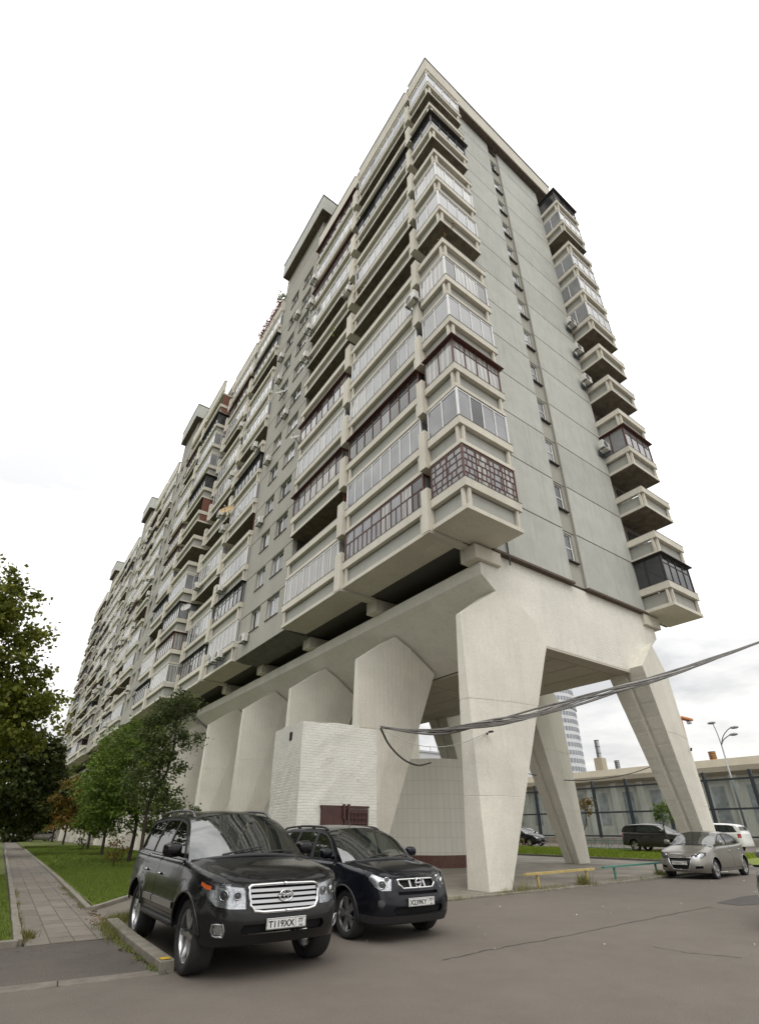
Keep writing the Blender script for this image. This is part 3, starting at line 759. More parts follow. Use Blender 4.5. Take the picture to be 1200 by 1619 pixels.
        vo, res = cdt_regions(outline, regs, gr_)
        bo = None
        for nm, tris in res.items():
            if not tris: continue
            v2, f2 = sub(vo, tris); V = s.pt(v2[:, 0], v2[:, 1])
            if nm == 'body': bo = s.part('body', V, f2, body)[0]
        for nm, tris in res.items():
            if not tris or nm == 'body': continue
            v2, f2 = sub(vo, tris); V = s.pt(v2[:, 0], v2[:, 1])
            if nm.startswith('door'):
                for sgn, d in zip((1, -1), s.part('door', V, f2, body, mirror='both')):
                    x0, x1, z0 = sp['doors'][int(nm[4:])]; sh = s.sx(x1-.17); zh = float(s.zt(sh))-sp.get('handle', .2)
                    p = s.pt(sh, zh, .03); b = MB(); b.bbox((p[0]-.09, p[1]-.02, zh-.018), (p[0]+.09, p[1]+.012, zh+.018), .01)
                    b.v = [(x, y*sgn, z) for x, y, z in b.v]; b.build('handle', sp.get('handle_mat', CHROME), d, smooth=True)
                    if sp.get('door_trim'):
                        za, zb_ = sp['door_trim']; Vt, Ft = s.strip(s.sx(x0)+.02, s.sx(min(x1, sp.get('trim_end', 9)))-.02, za, zb_, .0, .018)
                        if sgn < 0: Vt = Vt*np.array([1, -1, 1])
                        me = bpy.data.meshes.new('door_trim'); me.from_pydata([tuple(p) for p in Vt], [], Ft); finish(me, SATIN, fix=True, auto=40); inst(me, 'door_trim', d)
            elif nm == 'headlight':
                cen = v2.mean(0)
                for sgn, h in zip((1, -1), s.part('headlight', s.pt(v2[:, 0], v2[:, 1], -.05), f2, LAMPSILVER, mirror='both')):
                    cv = V*np.array([1, sgn, 1]); me = bpy.data.meshes.new('lens'); me.from_pydata([tuple(p) for p in cv], [], f2); finish(me, LENS, smooth=True); inst(me, 'lens', h)
                    if fine:
                        for (k, a, z, r) in sp.get('projectors', []):
                            S1 = s.sy(a) if k == 'y' else s.sx(a); p = s.pt(S1, z, -.035); nn = np.array([np.interp(S1, s.cs, s.nx), np.interp(S1, s.cs, s.ny), 0])
                            b = MB(); b.lathe([(r*1.05, -.01), (r*1.05, .018), (r*.82, .022), (r*.8, .0)], 2, 24); b.lathe([(r*.78, 0), (r*.7, .014), (r*.5, .024), (r*.25, .03), (.001, .032)], 2, 24, 1)
                            q = Vector((nn[0], nn[1]*sgn, 0)).to_track_quat('Z', 'Y').to_matrix()
                            b.v = [tuple(q @ Vector(w)+Vector((p[0], p[1]*sgn, p[2]))) for w in b.v]; b.build('projector', [CHROME, GLD], h, smooth=True)
            elif nm == 'indicator': s.part('indicator', s.pt(v2[:, 0], v2[:, 1], -.004), f2, ORANGE, mirror='both')
            elif nm == 'taillight': s.part('taillight', V, f2, REDL, mirror='both')
            elif nm == 'fog': s.part('fog_lamp', s.pt(v2[:, 0], v2[:, 1], -.02), f2, sp.get('fog_mat', LAMPSILVER), mirror='both')
            elif nm in ('grille', 'intake', 'slot'): s.part('grille' if nm == 'grille' else 'air_intake', s.pt(v2[:, 0], v2[:, 1], -.055), f2, VOID)
            elif nm == 'cladding': s.part('bumper_cladding', s.pt(v2[:, 0], v2[:, 1], .004), f2, PLASTIC)
            elif nm == 'skid': s.part('skid_plate', s.pt(v2[:, 0], v2[:, 1], .004), f2, SATIN)
        # frames round openings
        def outline_tube(nm, key, r, m, closed=True, off=.0):
            poly = densify(feats[key], .04); b = MB()
            for sgn in (1, -1):
                pts = [s.pt(a, z, off)*np.array([1, sgn, 1]) for a, z in poly]
                if not closed: pts = [p for p in pts if abs(p[1]) > .012]
                # keep the half open at the centre line
                k = [i for i, p in enumerate(pts) if abs(p[1]) > .01]
                if len(k) < len(pts):
                    i0 = next(i for i in range(len(pts)) if abs(pts[i][1]) <= .01 and abs(pts[(i+1) % len(pts)][1]) > .01)
                    pts = pts[i0:]+pts[:i0]; e = len(pts)-1
                    while e > 1 and abs(pts[e][1]) <= .01 and abs(pts[e-1][1]) <= .01: e -= 1
                    b.tube(pts[:e+1], r, 6)
                else: b.tube(pts+[pts[0]], r, 6); b.build(nm, m, root, smooth=True); b = MB()
            if b.v: b.build(nm, m, root, smooth=True)
        for (nm, key, r, m) in sp.get('frames', []): outline_tube(nm, key, r, m)
        for (k0, y0, y1, z0, z1, m) in sp.get('bars', []):
            V, F = s.strip(s.sy(y0), s.sy(y1), z0, z1, -.05, -.004); s.part('grille_bar', V, F, m, sharp=30, mirror='merge' if y0 <= 0 else 'both')
        # ---- bonnet
        xa = sp['a_base']; Sh = np.concatenate([np.linspace(0, s.s_front, 16), np.linspace(s.s_front, s.sx(xa), 16)[1:]]); nv = 12; V = []; F = []
        cw = sp.get('cowl_bow', .26)
        for S1 in Sh:
            e = s.E(S1)
            for j in range(nv+1):
                v = j/nv; tt = np.clip((e[0]-.3*xa)/(xa-.3*xa), 0, 1); tt = tt*tt*(3-2*tt)
                cr_ = sp['crown']*(np.clip(e[0]/.5, 0, 1)**.6); edge = math.exp(-((v-.82)/.08)**2)*sp.get('hood_rib', .012)*np.clip(e[0]/.4, 0, 1)
                V.append((e[0]-cw*(1-v*v)*tt, v*e[1]*.998, e[2]-.002+cr_*(1-v**2.6)+edge))
        n1 = nv+1; F = [(i*n1+j, i*n1+j+1, (i+1)*n1+j+1, (i+1)*n1+j) for i in range(len(Sh)-1) for j in range(nv)]
        s.part('bonnet', V, F, body, sharp=50)
        # ---- glasshouse sides
        k1, k2 = sp['tumble']
        def side(x, z):
            S1 = np.array([s.sx(q) for q in np.atleast_1d(x)]); e = s.E(S1); dz = np.maximum(np.atleast_1d(z)-e[:, 2], 0)
            return np.stack([np.atleast_1d(x), np.maximum(e[:, 1]-k1*dz-k2*dz*dz, .05), np.atleast_1d(z)], -1)
        rx, rz = s.roof[:, 0], s.roof[:, 1]; xr = sp['d_base']
        belt = [(x, float(s.E(s.sx(x))[2])) for x in np.linspace(xr, xa, 30)]
        gout = [(float(a), float(b)) for a, b in s.roof]+belt
        regs = [('pane%d' % i, p) for i, p in enumerate(sp['windows'])]+[('dlo', sp['dlo'])]
        gg = [(x, z) for x in np.arange(xa, xr+.3, .09) for z in np.arange(.9, 2.0, .06)]
        vo, res = cdt_regions(gout, regs, gg)
        for nm, tris in res.items():
            if not tris: continue
            v2, f2 = sub(vo, tris); V = side(v2[:, 0], v2[:, 1])
            if nm == 'body': s.part('pillars', V, f2, body)
            elif nm == 'dlo': s.part('window_trim', V+np.array([0, .001, 0]), f2, PLASTIC)
            else: s.part('side_window', V-np.array([0, .006, 0]), f2, sp.get('side_glass', SIDEG) if nm == 'pane0' else sp.get('rear_glass', TINT), mirror='both')
        # ---- windscreen, roof, tail
        xt = sp['a_top']; (cx0, cz0), (cx1, cz1) = sp['screen']
        iw = np.linspace(xa, xt, 40); zw = np.interp(iw, rx, rz)
        def ws(u, v):
            x = xa+(xt-xa)*u; z = np.interp(x, iw, zw); e = side(x, z)[0]
            c = np.array([cx0+(cx1-cx0)*u, 0, cz0+(cz1-cz0)*u+.03*math.sin(math.pi*u)]); w = v*v
            return (c[0]*(1-w)+e[0]*w, e[1]*v, c[2]*(1-w)+e[2]*w)
        V, F = s.grid(ws, 14, 14)
        s.part('windscreen', np.array(V), F, WIND)
        xe = sp['roof_end']
        def rf(u, v):
            x = xt+(xe-xt)*u; z = np.interp(x, rx, rz); e = side(x, z)[0]; q = ws(1, v); hr = sp['roof_crown']
            xx = q[0]*(1-u)+(xe+.06*(1-v*v))*u
            return (xx, e[1]*v, z+(lerp(cz1-zw[-1], hr*.6, u)+hr*.4*math.sin(math.pi*u))*(1-v**2.4))
        V, F = s.grid(rf, 18, 12); s.part('roof', V, F, body)
        def tl(u, v):
            q = rf(1, v); S1 = s.S-(s.S-s.sx(xr))*(1-v); e = s.E(s.S-(s.S-s.sx(xr))*v)
            xx = lerp(q[0], e[0], u); zz = lerp(q[2], e[2], u); return (xx, lerp(q[1], e[1], u), zz)
        V, F = s.grid(tl, 10, 10); s.part('tailgate', V, F, body)
        ids = [f for i, f in enumerate(F) if 1 <= i//10 <= 6 and i % 10 <= 7]
        v2, f2 = sub(np.array(V)+np.array([.006, 0, .006]), ids); s.part('rear_window', v2, f2, TINT)
        # side gap between tail sheet and pillar sheet closed by the inner shell
        hw = s.cy.max()
        b = MB(); zl = sp['arches'][0][1]; x0, x1 = sp['arches'][0][0], sp['arches'][1][0]; ra = sp['arches'][0][2]
        zfloor = float(s.zb(s.sx((x0+x1)/2)))+.02; zbelt = float(s.zt(s.sx(xa+.4)))-.12
        b.box((.25, -hw+.36, zfloor), (x1+ra, hw-.36, zbelt-.22)); b.box((x0+ra+.02, -hw+.09, zfloor+.002), (x1-ra-.02, hw-.09, zbelt-.25)); b.box((x1+ra+.02, -hw+.2, zfloor+.1), (s.L-.2, hw-.2, zbelt-.05))
        b.box((.3, -hw+.3, zbelt-.3), (xa-.1, hw-.3, zbelt-.1))
        b.build('inner_blocker', VOID, root)  # dark boxes added inside the car to block light behind panel gaps
        for (xc, zc, r) in sp['arches']:
            for sgn in (1, -1):
                w = MB(); w.lathe([(r+.012, hw-.34), (r+.012, hw-.035)], 1, 40, 0, (xc, 0, zc)); w.lathe([(r+.012, hw-.34), (.02, hw-.34)], 1, 40, 0, (xc, 0, zc))
                zc_ = float(s.zb(s.sx(xc)))+.03; w.v = [(x, y*sgn, max(z, zc_)) for x, y, z in w.v]; w.build('wheel_housing', VOID, root)
                a = MB(); sc = s.sx(xc); pts = [s.pt(sc+r*math.cos(t), max(zc+r*math.sin(t), .05), .004)*np.array([1, sgn, 1]) for t in np.linspace(-.25, math.pi+.25, 36) if zc+r*math.sin(t) > float(s.zb(sc))-.02]
                a.tube(pts, sp.get('lip', .016), 6); a.build('arch_lip', sp.get('lip_mat', body), root, smooth=True)
        # interior
        if fine:
            dz = zbelt+.06; b = MB(); b.bbox((cx0+.05, -hw+.16, dz-.25), (xa+.55, hw-.16, dz), .05); b.build('dashboard', PLASTIC, root, smooth=True)
            for xs in (xa+1.0, xa+1.85):
                for sgn in (-1, 1):
                    y0 = sgn*.37; b = MB(); b.bbox((xs-.45, y0-.25, zfloor+.05), (xs+.1, y0+.25, dz-.32), .06)
                    b.bbox((xs, y0-.25, dz-.42), (xs+.16, y0+.25, dz+.20), .07); b.bbox((xs+.05, y0-.13, dz+.24), (xs+.15, y0+.13, dz+.42), .045); b.tube([(xs+.1, y0-.06, dz+.15), (xs+.1, y0-.06, dz+.3)], .008, 5); b.tube([(xs+.1, y0+.06, dz+.15), (xs+.1, y0+.06, dz+.3)], .008, 5)
                    b.build('seat', SEATM, root, smooth=True)
            b = MB(); q = Matrix.Rotation(rad(-65), 3, 'Y'); ring = [q @ Vector((.18*math.cos(t), .18*math.sin(t), 0))+Vector((xa+.62, .37, dz+.02)) for t in np.linspace(0, 2*math.pi, 25)]
            b.tube(ring, .014, 6); b.tube([ring[0], ring[12]], .012, 5); b.tube([ring[18], Vector((xa+.62, .37, dz+.02))], .012, 5); b.tube([Vector((xa+.62, .37, dz+.02)), Vector((xa+.4, .37, dz-.1))], .03, 6)
            b.v = [(x, -y*sp.get('lhd', -1), z) for x, y, z in b.v]; b.build('steering_wheel', PLASTIC, root, smooth=True)
            b = MB(); p = ws(.9, 0); b.bbox((p[0]+.04, -.11, p[2]-.12), (p[0]+.07, .11, p[2]-.05), .012); b.build('rear_view_mirror', PLASTIC, root, smooth=True)
            # wipers
            for (v0, v1, u1) in ((.55, -.12, .13), (-.1, -.78, .10)):
                b = MB(); f = lambda u, v: np.array(ws(u, abs(v)))*np.array([1, 1 if v >= 0 else -1, 1])+np.array([-.018, 0, .018])
                b.tube([f(.02+ (u1-.02)*t, lerp(v0, v1, t)) for t in np.linspace(0, 1, 8)], .011, 5); b.tube([f(.0, v0), f(u1*.5+.02, lerp(v0, v1, .5))], .012, 5)
                b.build('wiper', PLASTIC, root, smooth=True)
            b = MB()
            for v in np.linspace(-.93, .93, 30): pass
            pts = [np.array(ws(.0, abs(v)))*np.array([1, 1 if v >= 0 else -1, 1])+np.array([-.02, 0, -.004]) for v in np.linspace(-.97, .97, 24)]
            b.tube(pts, .03, 6); b.build('cowl', PLASTIC, root, smooth=True)
            if sp.get('side_step'):
                x0, x1, z0 = sp['side_step']
                for sgn in (1, -1):
                    b = MB(); b.bbox((x0, min(sgn*(hw-.2), sgn*(hw+.01)), z0), (x1, max(sgn*(hw-.2), sgn*(hw+.01)), z0+.07), .025); b.build('side_step', PLASTIC, root, smooth=True)
            if sp.get('rails'):
                x0, x1, yy, h = sp['rails']
                for sgn in (1, -1):
                    b = MB(); pts = []
                    for t in np.linspace(0, 1, 20):
                        x = lerp(x0, x1, t); e = side(x, np.interp(x, rx, rz))[0]; lift = h*min(1, min(t, 1-t)/.09)**.6
                        pts.append((x, sgn*(e[1]-yy), e[2]+.02+lift))
                    b.tube(pts, .021, 8)
                    for t in (.33, .66):
                        p = pts[int(t*19)]; b.bbox((p[0]-.04, p[1]-.02, p[2]-h-.02), (p[0]+.04, p[1]+.02, p[2]), .008)
                    b.build('roof_rail', sp.get('rail_mat', PLASTIC), root, smooth=True)
        # mirrors
        for sgn in (1, -1):
            e = side(xa+.32, float(np.interp(xa+.32, s.top[:, 0], s.top[:, 1]))+.05)[0]; sc = sp.get('mirror', 1.0)
            b = MB(); bm = bmesh.new(); bmesh.ops.create_uvsphere(bm, u_segments=14, v_segments=9, radius=1)
            vs = [Vector((v.co.x*.085, np.sign(v.co.y)*abs(v.co.y)**.6*.115, np.sign(v.co.z)*abs(v.co.z)**.6*.085))*sc for v in bm.verts]; fs = [[w.index for w in f.verts] for f in bm.faces]; bm.free()
            b.add([(v.x+e[0]+.02, sgn*(e[1]+.17)+v.y, v.z+e[2]+.08) for v in vs], fs); b.tube([(e[0]+.02, sgn*(e[1]-.01), e[2]), (e[0]+.02, sgn*(e[1]+.12), e[2]+.04)], .03, 6)
            b.build('wing_mirror', sp.get('mirror_mat', body), root, smooth=True)
        # wheels
        for i, (xc, zc, r) in enumerate(sp['arches']):
            rw = sp['tyre']; w = sp.get('tyre_w', .25)
            for sgn in (1, -1):
                wr = empty('wheel', (xc, sgn*(hw-.035-w/2), rw), 0, root)
                key = ('tyre', rw, w); rr = rw*.70
                def tyre():
                    b = MB(); prof = [(rr, -w*.42), (rr+.02, -w*.47), (rw*.90, -w*.5), (rw*.965, -w*.45), (rw, -w*.36), (rw, w*.36), (rw*.965, w*.45), (rw*.90, w*.5), (rr+.02, w*.47), (rr, w*.42)]; b.lathe(prof, 1, 48, 0, closed=True); return b
                if key not in CACHE: q = tyre(); me = q.mesh('tyre'); finish(me, TYRE, smooth=True, auto=50); CACHE[key] = me
                inst(CACHE[key], 'tyre', wr)
                kr = ('rim', rw, w, sp.get('spokes', 5))
                if kr not in CACHE:
                    b = MB(); o = w*.40
                    b.lathe([(rr, -o), (rr*.93, -o*.9), (rr*.90, o*.55), (rr*.96, o*.95), (rr+.004, o*1.02), (rr+.004, -o)], 1, 40)
                    b.lathe([(rr*.22, o*.55), (rr*.2, o*.80), (.001, o*.84)], 1, 20)
                    n5 = sp.get('spokes', 5)
                    for q in range(n5):
                        for dlt in ((-.16, .16) if sp.get('twin', True) else (0,)):
                            t0 = 2*math.pi*q/n5; t1 = t0+dlt; a0, a1 = .10, .055
                            def pp(rad_, t, hwid, y): c_, s_ = math.cos(t), math.sin(t); return [(rad_*c_-hwid*s_, y, rad_*s_+hwid*c_), (rad_*c_+hwid*s_, y, rad_*s_-hwid*c_)]
                            ta = t0+dlt*.35
                            v = pp(rr*.18, ta, .028, o*.80)+pp(rr*.94, t1, .024, o*.9)+pp(rr*.18, ta, .034, o*.45)+pp(rr*.94, t1, .03, o*.5)
                            b.add(v, [(0, 1, 3, 2), (0, 2, 6, 4), (1, 5, 7, 3), (4, 6, 7, 5)])
                    me = b.mesh('rim'); finish(me, ALLOY, auto=35); CACHE[kr] = me
                rot = None if sgn > 0 else (0, 0, math.pi)
                inst(CACHE[kr], 'rim', wr, (0, 0, 0), rot)
                if fine: MB().lathe([(rr*.6, w*.08*sgn), (.01, w*.08*sgn)], 1, 24).build('brake_disc', PLASTIC, wr)
        # number plate
        pl = sp.get('plate')
        if pl:
            z, txt, reg = pl; p = s.pt(0.0, z, .012); b = MB(); b.bbox((p[0]-.012, -.26, z-.058), (p[0]+.006, .26, z+.058), .004)
            po = b.build('number_plate', PLATEW, root)
            if txt:
                b = MB(); X = p[0]-.0135
                for (ya, yb, za, zb2) in ((-.255, .255, .049, .053), (-.255, .255, -.053, -.049), (-.255, -.251, -.05, .05), (.251, .255, -.05, .05), (-.118, -.114, -.05, .05)): b.box((X, ya, z+za), (X+.002, yb, z+zb2))
                b.build('plate_border', INK, po)
                for t, yc, sz, dz2 in ((txt, .07, .095, -.006), (reg, -.185, .062, .012), ('RUS', -.19, .026, -.035)):
                    me = text_mesh(t, sz, 'plate_text'); finish(me, INK, fix=False); o = inst(me, 'plate_text', po, (X, yc, z+dz2)); o.rotation_euler = (math.pi/2, 0, -math.pi/2)
        if sp.get('logo'):
            kind, z, r = sp['logo']; p = s.pt(0.0, z, .02); b = MB()
            el = lambda a, c, dy=0, dz=0: [(p[0], a*math.cos(t)+dy, z+c*math.sin(t)+dz) for t in np.linspace(0, 2*math.pi, 30)]
            if kind == 'ovals': b.tube(el(r, r*.7), r*.11, 6); b.tube(el(r*.32, r*.68), r*.085, 6); b.tube(el(r*.66, r*.27, 0, r*.36), r*.085, 6)
            elif kind == 'ringbar': b.tube(el(r*.92, r*.92), r*.14, 6); b.bbox((p[0]-.012, -r*1.15, z-r*.2), (p[0]+.01, r*1.15, z+r*.2), .004)
            elif kind == 'wings':
                b.tube([(p[0], -r*1.5, z+r*.4), (p[0], -r*.7, z-r*.3), (p[0], 0, z+r*.35), (p[0], r*.7, z-r*.3), (p[0], r*1.5, z+r*.4)], r*.13, 6)
            b.build('emblem', CHROME, root, smooth=True)
        if sp.get('aerial'):
            x = sp['aerial']; e = rf((x-xt)/(xe-xt), 0); MB().tube([(e[0], 0, e[2]-.01), (e[0]+.1, 0, e[2]+.2)], [.012, .004], 5).build('aerial', PLASTIC, root)

LC = dict(plan=[(0,0),(.012,.3),(.045,.55),(.12,.74),(.29,.88),(.55,.95),(1.0,.983),(1.8,.985),(3.0,.985),(4.2,.972),(4.62,.93),(4.85,.8),(4.93,.5),(4.95,0)],
    top=[(0,1.0),(.1,1.03),(.4,1.10),(1.0,1.17),(1.45,1.205),(2.5,1.225),(3.6,1.245),(4.95,1.28)],
    bottom=[(0,.36),(.3,.35),(.5,.40),(1.5,.50),(3.2,.50),(4.2,.55),(4.95,.5)],
    front=[(.34,.12),(.42,.05),(.52,.0),(.66,.0),(.75,.03),(.86,.065),(1.06,.11)], side=[(.40,.05),(.55,.02),(.72,.0),(.95,.008),(1.1,.03),(1.3,.05)], rear=[(.4,.06),(.6,0),(.85,.03),(1.3,.05)],
    arches=[(.88,.41,.475),(3.73,.41,.475)], flare=.03, tyre=.405, tyre_w=.285, spokes=6, twin=False, round=.085,
    doors=[(1.48,2.62,.56),(2.635,3.52,.56)], handle=.22, door_trim=(.63,.71), trim_end=3.2, a_base=1.36, a_top=2.16, d_base=4.86, roof_end=4.62,
    roof=[(1.36,1.196),(1.6,1.395),(1.88,1.60),(2.16,1.735),(2.5,1.785),(3.2,1.815),(4.0,1.80),(4.5,1.745),(4.68,1.64),(4.80,1.42),(4.86,1.28)],
    tumble=(.20,.22), screen=((1.10,1.275),(2.06,1.835)), crown=.055, roof_crown=.06, cowl_bow=.27, hood_rib=.022,
    windows=[[(1.66,1.262),(1.98,1.55),(2.22,1.675),(2.56,1.735),(2.56,1.262)],[(2.66,1.265),(2.66,1.742),(3.4,1.752),(3.46,1.275)],[(3.54,1.28),(3.49,1.752),(4.25,1.712),(4.47,1.63),(4.62,1.31)]],
    dlo=[(1.52,1.24),(1.95,1.58),(2.22,1.71),(2.6,1.765),(3.4,1.785),(4.3,1.745),(4.52,1.655),(4.69,1.285)],
    feats=dict(indicator=[('y',.895,.975),('x',.42,.99),('x',.54,1.02),('x',.53,.975),('x',.40,.935),('y',.895,.93)], headlight=[('y',.49,.73),('y',.51,.975),('y',.7,.99),('y',.88,1.02),('x',.60,1.045),('x',.58,.93),('x',.36,.81),('y',.86,.76),('y',.7,.735)], grille=[('y',-.0,.695),('y',.30,.695),('y',.40,.71),('y',.455,.77),('y',.475,.90),('y',.48,.955),('y',.44,.975),('y',0,.982)],
        intake=[('y',0,.475),('y',.52,.475),('y',.55,.52),('y',.52,.575),('y',0,.575)], fog=[('y',.74,.46),('y',.835,.465),('y',.85,.52),('y',.84,.585),('y',.75,.59),('y',.73,.53)],
        taillight=[('x',4.72,.95),('x',4.9,.95),('x',4.9,1.2),('x',4.74,1.2)]),
    projectors=[('y',.79,.875,.058),('y',.62,.87,.045)], frames=[('grille_frame','grille',.02,CHROME),('fog_surround','fog',.012,SATIN)],
    bars=[('b',0,.455,.728+.058*i,.762+.058*i,SATIN) for i in range(4)], plate=(.57,'T119XX','77'), logo=('ovals',.855,.088),
    side_step=(1.5,3.2,.43), rails=(2.25,4.35,.08,.07), rail_mat=mat('rail_grey', (.13,.13,.135), .35, metal=.7), side_glass=TINT, mirror=1.15, mirror_mat=None)
XT = dict(plan=[(0,0),(.02,.3),(.07,.52),(.17,.70),(.36,.815),(.65,.865),(1.1,.889),(2.3,.892),(3.6,.89),(4.15,.86),(4.45,.78),(4.58,.55),(4.63,0)],
    top=[(0,.89),(.12,.915),(.45,.995),(.9,1.05),(1.3,1.085),(2.3,1.10),(3.4,1.12),(4.63,1.15)],
    bottom=[(0,.26),(.3,.25),(.5,.27),(1.4,.29),(3.1,.29),(4.0,.34),(4.63,.38)],
    front=[(.22,.10),(.34,.03),(.44,0),(.56,.0),(.68,.03),(.8,.075),(.95,.14)], side=[(.22,.06),(.4,.02),(.6,0),(.85,.01),(1.0,.035),(1.2,.06)], rear=[(.25,.06),(.5,0),(.8,.03),(1.2,.06)],
    arches=[(.93,.36,.405),(3.56,.36,.405)], flare=.028, tyre=.352, tyre_w=.225, spokes=5, round=.08,
    doors=[(1.38,2.36,.38),(2.375,3.2,.38)], handle=.21, handle_mat=None, a_base=1.16, a_top=2.0, d_base=4.5, roof_end=4.3,
    roof=[(1.16,1.075),(1.42,1.27),(1.72,1.46),(2.0,1.565),(2.35,1.605),(3.1,1.625),(3.8,1.60),(4.2,1.55),(4.36,1.42),(4.47,1.25),(4.5,1.155)],
    tumble=(.20,.24), screen=((.90,1.135),(1.86,1.64)), crown=.05, roof_crown=.06, cowl_bow=.27, hood_rib=.018,
    windows=[[(1.50,1.13),(1.78,1.40),(2.0,1.505),(2.29,1.55),(2.29,1.13)],[(2.40,1.135),(2.40,1.555),(3.05,1.565),(3.16,1.15)],[(3.25,1.16),(3.15,1.565),(3.8,1.545),(4.05,1.48),(4.2,1.20)]],
    dlo=[(1.36,1.105),(1.76,1.435),(2.0,1.535),(2.35,1.58),(3.1,1.60),(3.85,1.575),(4.1,1.515),(4.28,1.175)],
    feats=dict(headlight=[('y',.50,.715),('y',.47,.86),('y',.46,.925),('y',.62,.955),('y',.74,.985),('x',.33,.985),('x',.40,.90),('y',.76,.76),('y',.66,.715)], grille=[('y',0,.745),('y',.30,.745),('y',.37,.80),('y',.39,.865),('y',0,.868)],
        slot=[('y',0,.655),('y',.40,.655),('y',.40,.70),('y',0,.70)], intake=[('y',0,.395),('y',.44,.395),('y',.5,.45),('y',.45,.50),('y',0,.50)], fog=[('y',.63,.50),('y',.70,.50),('y',.72,.55),('y',.70,.60),('y',.63,.60),('y',.61,.55)],
        cladding=[('y',0,.27),('y',.6,.27),('x',.3,.27),('x',.50,.30),('x',.50,.40),('x',.3,.385),('y',.6,.375),('y',0,.375)],
        taillight=[('x',4.3,.85),('x',4.5,.85),('x',4.5,1.09),('x',4.3,1.09)]),
    projectors=[('y',.665,.80,.062),('y',.575,.87,.035)], frames=[('grille_frame','grille',.016,CHROME)], fog_mat=GLD, bars=[('b',.13,.165,.75,.866,SATIN),('b',.36,.385,.78,.862,SATIN)],
    plate=(.555,'X239KY','777'), logo=('ringbar',.815,.062), rails=(2.1,4.1,.05,.03), side_glass=SIDEG, rear_glass=SIDEG, mirror=1.0, aerial=2.35, lip_mat=PLASTIC)
def hatch(L=4.7, W=1.80, H=1.53, wb=2.85):
    h = W/2; f = .92; xr_ = f+wb; k = H/1.467; kx = L/4.35
    return dict(plan=[(0,0),(.03,.3*h/.88),(.10,.52*h/.88),(.24,.70*h/.88),(.5,.81*h/.88),(.9,h*.985),(2.2*kx,h),(3.4*kx,h*.99),(L-.45,h*.93),(L-.15,h*.75),(L-.03,h*.4),(L,0)],
    top=[(0,.70*k),(.15,.745*k),(.5,.83*k),(.95,.91*k),(1.3,.955*k),(2.2*kx,.985*k),(3.4*kx,1.02*k),(L,1.06*k)], bottom=[(0,.22),(.4,.20),(1.4,.22),(L-1.3,.22),(L-.6,.28),(L,.34)],
    front=[(.18,.10),(.3,.02),(.42,0),(.55,.02),(.65,.06),(.8,.12)], side=[(.18,.07),(.35,.02),(.55,0),(.75,.015),(.95,.045),(1.2,.07)], rear=[(.2,.06),(.5,0),(.8,.02),(1.1,.06)],
    arches=[(f,.325,.375),(xr_,.325,.375)], flare=.022, tyre=.318, tyre_w=.205, spokes=7, twin=False, round=.08, doors=[(1.42,2.48*kx,.32),(2.495*kx,xr_-.05,.32)], handle=.17,
    a_base=1.22, a_top=2.15*kx, d_base=L-.28, roof_end=3.6*kx,
    roof=[(1.22,.945*k),(1.5*kx,1.10*k),(1.82*kx,1.285*k),(2.15*kx,1.375*k),(2.6*kx,1.405*k),(3.1*kx,1.385*k),(3.6*kx,1.31*k),(3.85*kx,1.20*k),(L-.28,1.05*k)],
    tumble=(.24,.28), screen=((.96,.985*k),(2.0*kx,1.425*k)), crown=.06, roof_crown=.06, cowl_bow=.27,
    windows=[[(1.62,.995*k),(1.9*kx,1.215*k),(2.15*kx,1.315*k),(2.42*kx,1.35*k),(2.42*kx,1.0*k)],[(2.53*kx,1.005*k),(2.53*kx,1.352*k),(3.0*kx,1.335*k),(3.45*kx,1.24*k),(3.62*kx,1.06*k)]],
    dlo=[(1.45,.975*k),(1.88*kx,1.245*k),(2.15*kx,1.345*k),(2.6*kx,1.38*k),(3.05*kx,1.36*k),(3.5*kx,1.265*k),(3.72*kx,1.04*k)],
    feats=dict(headlight=[('y',.46,.60*k),('y',.42,.68*k),('y',.56,.765*k),('x',.30,.80*k),('x',.52,.80*k),('x',.42,.70*k),('x',.22,.62*k)], grille=[('y',0,.30),('y',.26,.30),('y',.33,.44),('y',.40,.62),('y',.41,.66),('y',0,.67)],
        intake=[('y',.48,.33),('y',.70,.35),('y',.70,.42),('y',.5,.41)], taillight=[('x',L-.42,.75),('x',L-.2,.75),('x',L-.2,.98),('x',L-.34,.98)]),
    projectors=[('y',.6,.70*k,.05)], frames=[('grille_frame','grille',.014,CHROME)], bars=[('b',0,.39,.52,.60,PLASTIC)], plate=(.50,'T455KX','199'), logo=('wings',.665,.06), side_glass=SIDEG, rear_glass=TINT, mirror=.95)

def shifted(base, **k): d = dict(base); d.update(k); return d
BLACKP = paint('black_dusty_paint', (.006, .0063, .007), .15, .05, .24)
NAVYP = paint('blue_black_paint', (.005, .006, .011), .2, .03, .18)
SILVERP = paint('warm_silver_paint', (.26, .252, .228), .7, .05, .30)
GREYP = paint('dark_grey_paint', (.045, .042, .040), .5, .1, .3)
WHITEP = paint('white_car_paint', (.72, .72, .70), .0, .06, .3)
LC['mirror_mat'] = BLACKP; XT['handle_mat'] = NAVYP
H90 = math.pi/2
Car('parked_car', 'large black off-roader with chrome barred grille and roof rails parked beside the raised kerb', 'car', LC, (3.42, 6.72, 0), H90 + rad(-1.2), BLACKP, zs=.97)
Car('parked_car', 'blue-black compact off-roader with round badge grille parked in front of the white brick hut', 'car', XT, (6.15, 7.42, 0), H90 + rad(-1.5), NAVYP, zs=.97)
HS = hatch()
Car('parked_car', 'silver hatchback parked beside the green rail bench', 'car', HS, (21.05, 10.74, 0), rad(4), SILVERP)
